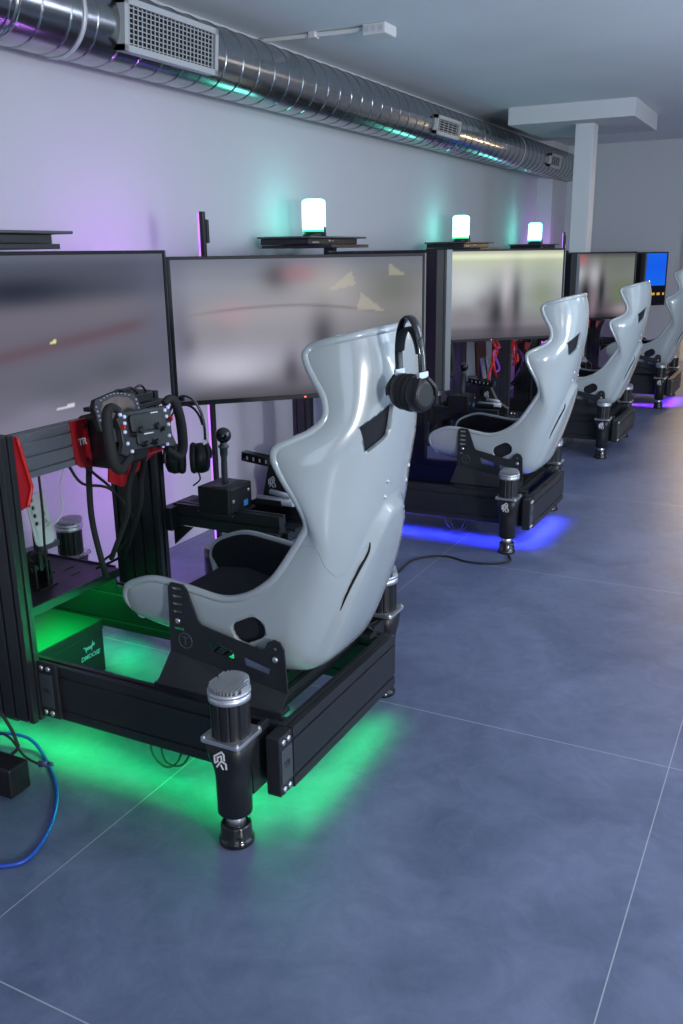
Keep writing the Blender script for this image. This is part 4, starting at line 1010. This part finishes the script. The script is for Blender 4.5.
cable([(-1.92, 1.40, .05), (-1.86, 1.42, .09), (-1.81, 1.41, .06), (-1.79, 1.38, .02), (-1.84, 1.33, .005), (-1.92, 1.30, .005)], .004, GLS, 'glossy black cable curling in front of the power adapter')
b = bmesh.new(); tube(b, [(-1.76, 1.55, .05), (-1.735, 1.56, .052)], .008, 8, 0, 2, None, (.005, .010)); tube(b, [(-1.735, 1.56, .052), (-1.72, 1.565, .052)], .004, 8, 0, 2, None, (.003, .006)); o = obj('cable_plug', b, mat('blue_plug', (.05, .06, .14), .4), None, (-1.76, 1.55, 0)); tag(o, 'small dark plug lying above the green glow by the adapter', 'plug')
cable([(-1.30, 2.62, .006), (-1.46, 3.05, .006), (-1.515, 3.40, .006), (-1.53, 3.68, .006), (-1.42, 3.79, .006), (-1.30, 3.76, .006), (-1.19, 3.78, .006), (-1.12, 3.85, .006), (-1.15, 3.93, .006)], .005, RUB, 'black cable running over the floor between the first and second simulator')
# screwdriver on the base
o3 = (-1.17, 1.70, .282); rt_ = root('screwdriver', o3, 'small screwdriver with a yellow green handle lying on the nearest simulator base', 'screwdriver')
b = bmesh.new(); lathe(b, (-1.185, 1.685, .283), (.35, 1, 0), [(0, .004), (.004, .008), (.022, .008), (.026, .004)], 12); obj('handle', b, YEL, rt_, o3)
b = bmesh.new(); cyl(b, (-1.177, 1.709, .283), (-1.145, 1.775, .281), .0018, 8); obj('shaft', b, SIL, rt_, o3)

# ------------------------------------------------------------------ odds and ends behind the second and third simulators
o3 = (-2.66, 7.6, 0); rt_ = root('wooden_board', o3, 'brown wooden board leaning on the wall behind the second simulator', 'board')
b = bmesh.new(); prism(b, [(-2.695, 1.12), (-2.675, 1.12), (-2.60, 0.0), (-2.62, 0.0)], 'XZ', 7.76, 8.02); obj('board', b, CARD, rt_, o3, .003)
b = bmesh.new(); prism(b, [(-2.695, 1.10), (-2.68, 1.10), (-2.61, 0.0), (-2.625, 0.0)], 'XZ', 7.30, 7.72); obj('pale_panel', b, WPL, rt_, o3, .002, None, 'pale panel beside the brown strip')
PUR = mat('violet_cable', (.25, .06, .5), .5)
o3 = (-1.97, 6.3, .6); rt_ = root('cable_bundle', o3, 'tangle of red and violet cables hanging at the third simulator', 'cables')
for k in range(9):
    random.seed(40+k); y = 6.15+.085*k; zt_ = .80-.02*(k % 3)
    b = bmesh.new(); tube(b, [(-1.98, y, zt_), (-1.95, y+random.uniform(-.1, .1), .74), (-1.98, y+random.uniform(-.12, .16), .70), (-1.96, y+random.uniform(-.1, .1), .58), (-1.99, y+random.uniform(-.1, .1), .45+.05*(k % 4))], .009, 8)
    obj('cable', b, (REDB, REDB, PUR)[k % 3], rt_, o3)
b = bmesh.new(); box(b, -2.01, -1.985, 6.10, 6.95, .80, .815); obj('cable_tray', b, ANO, rt_, o3, .002)
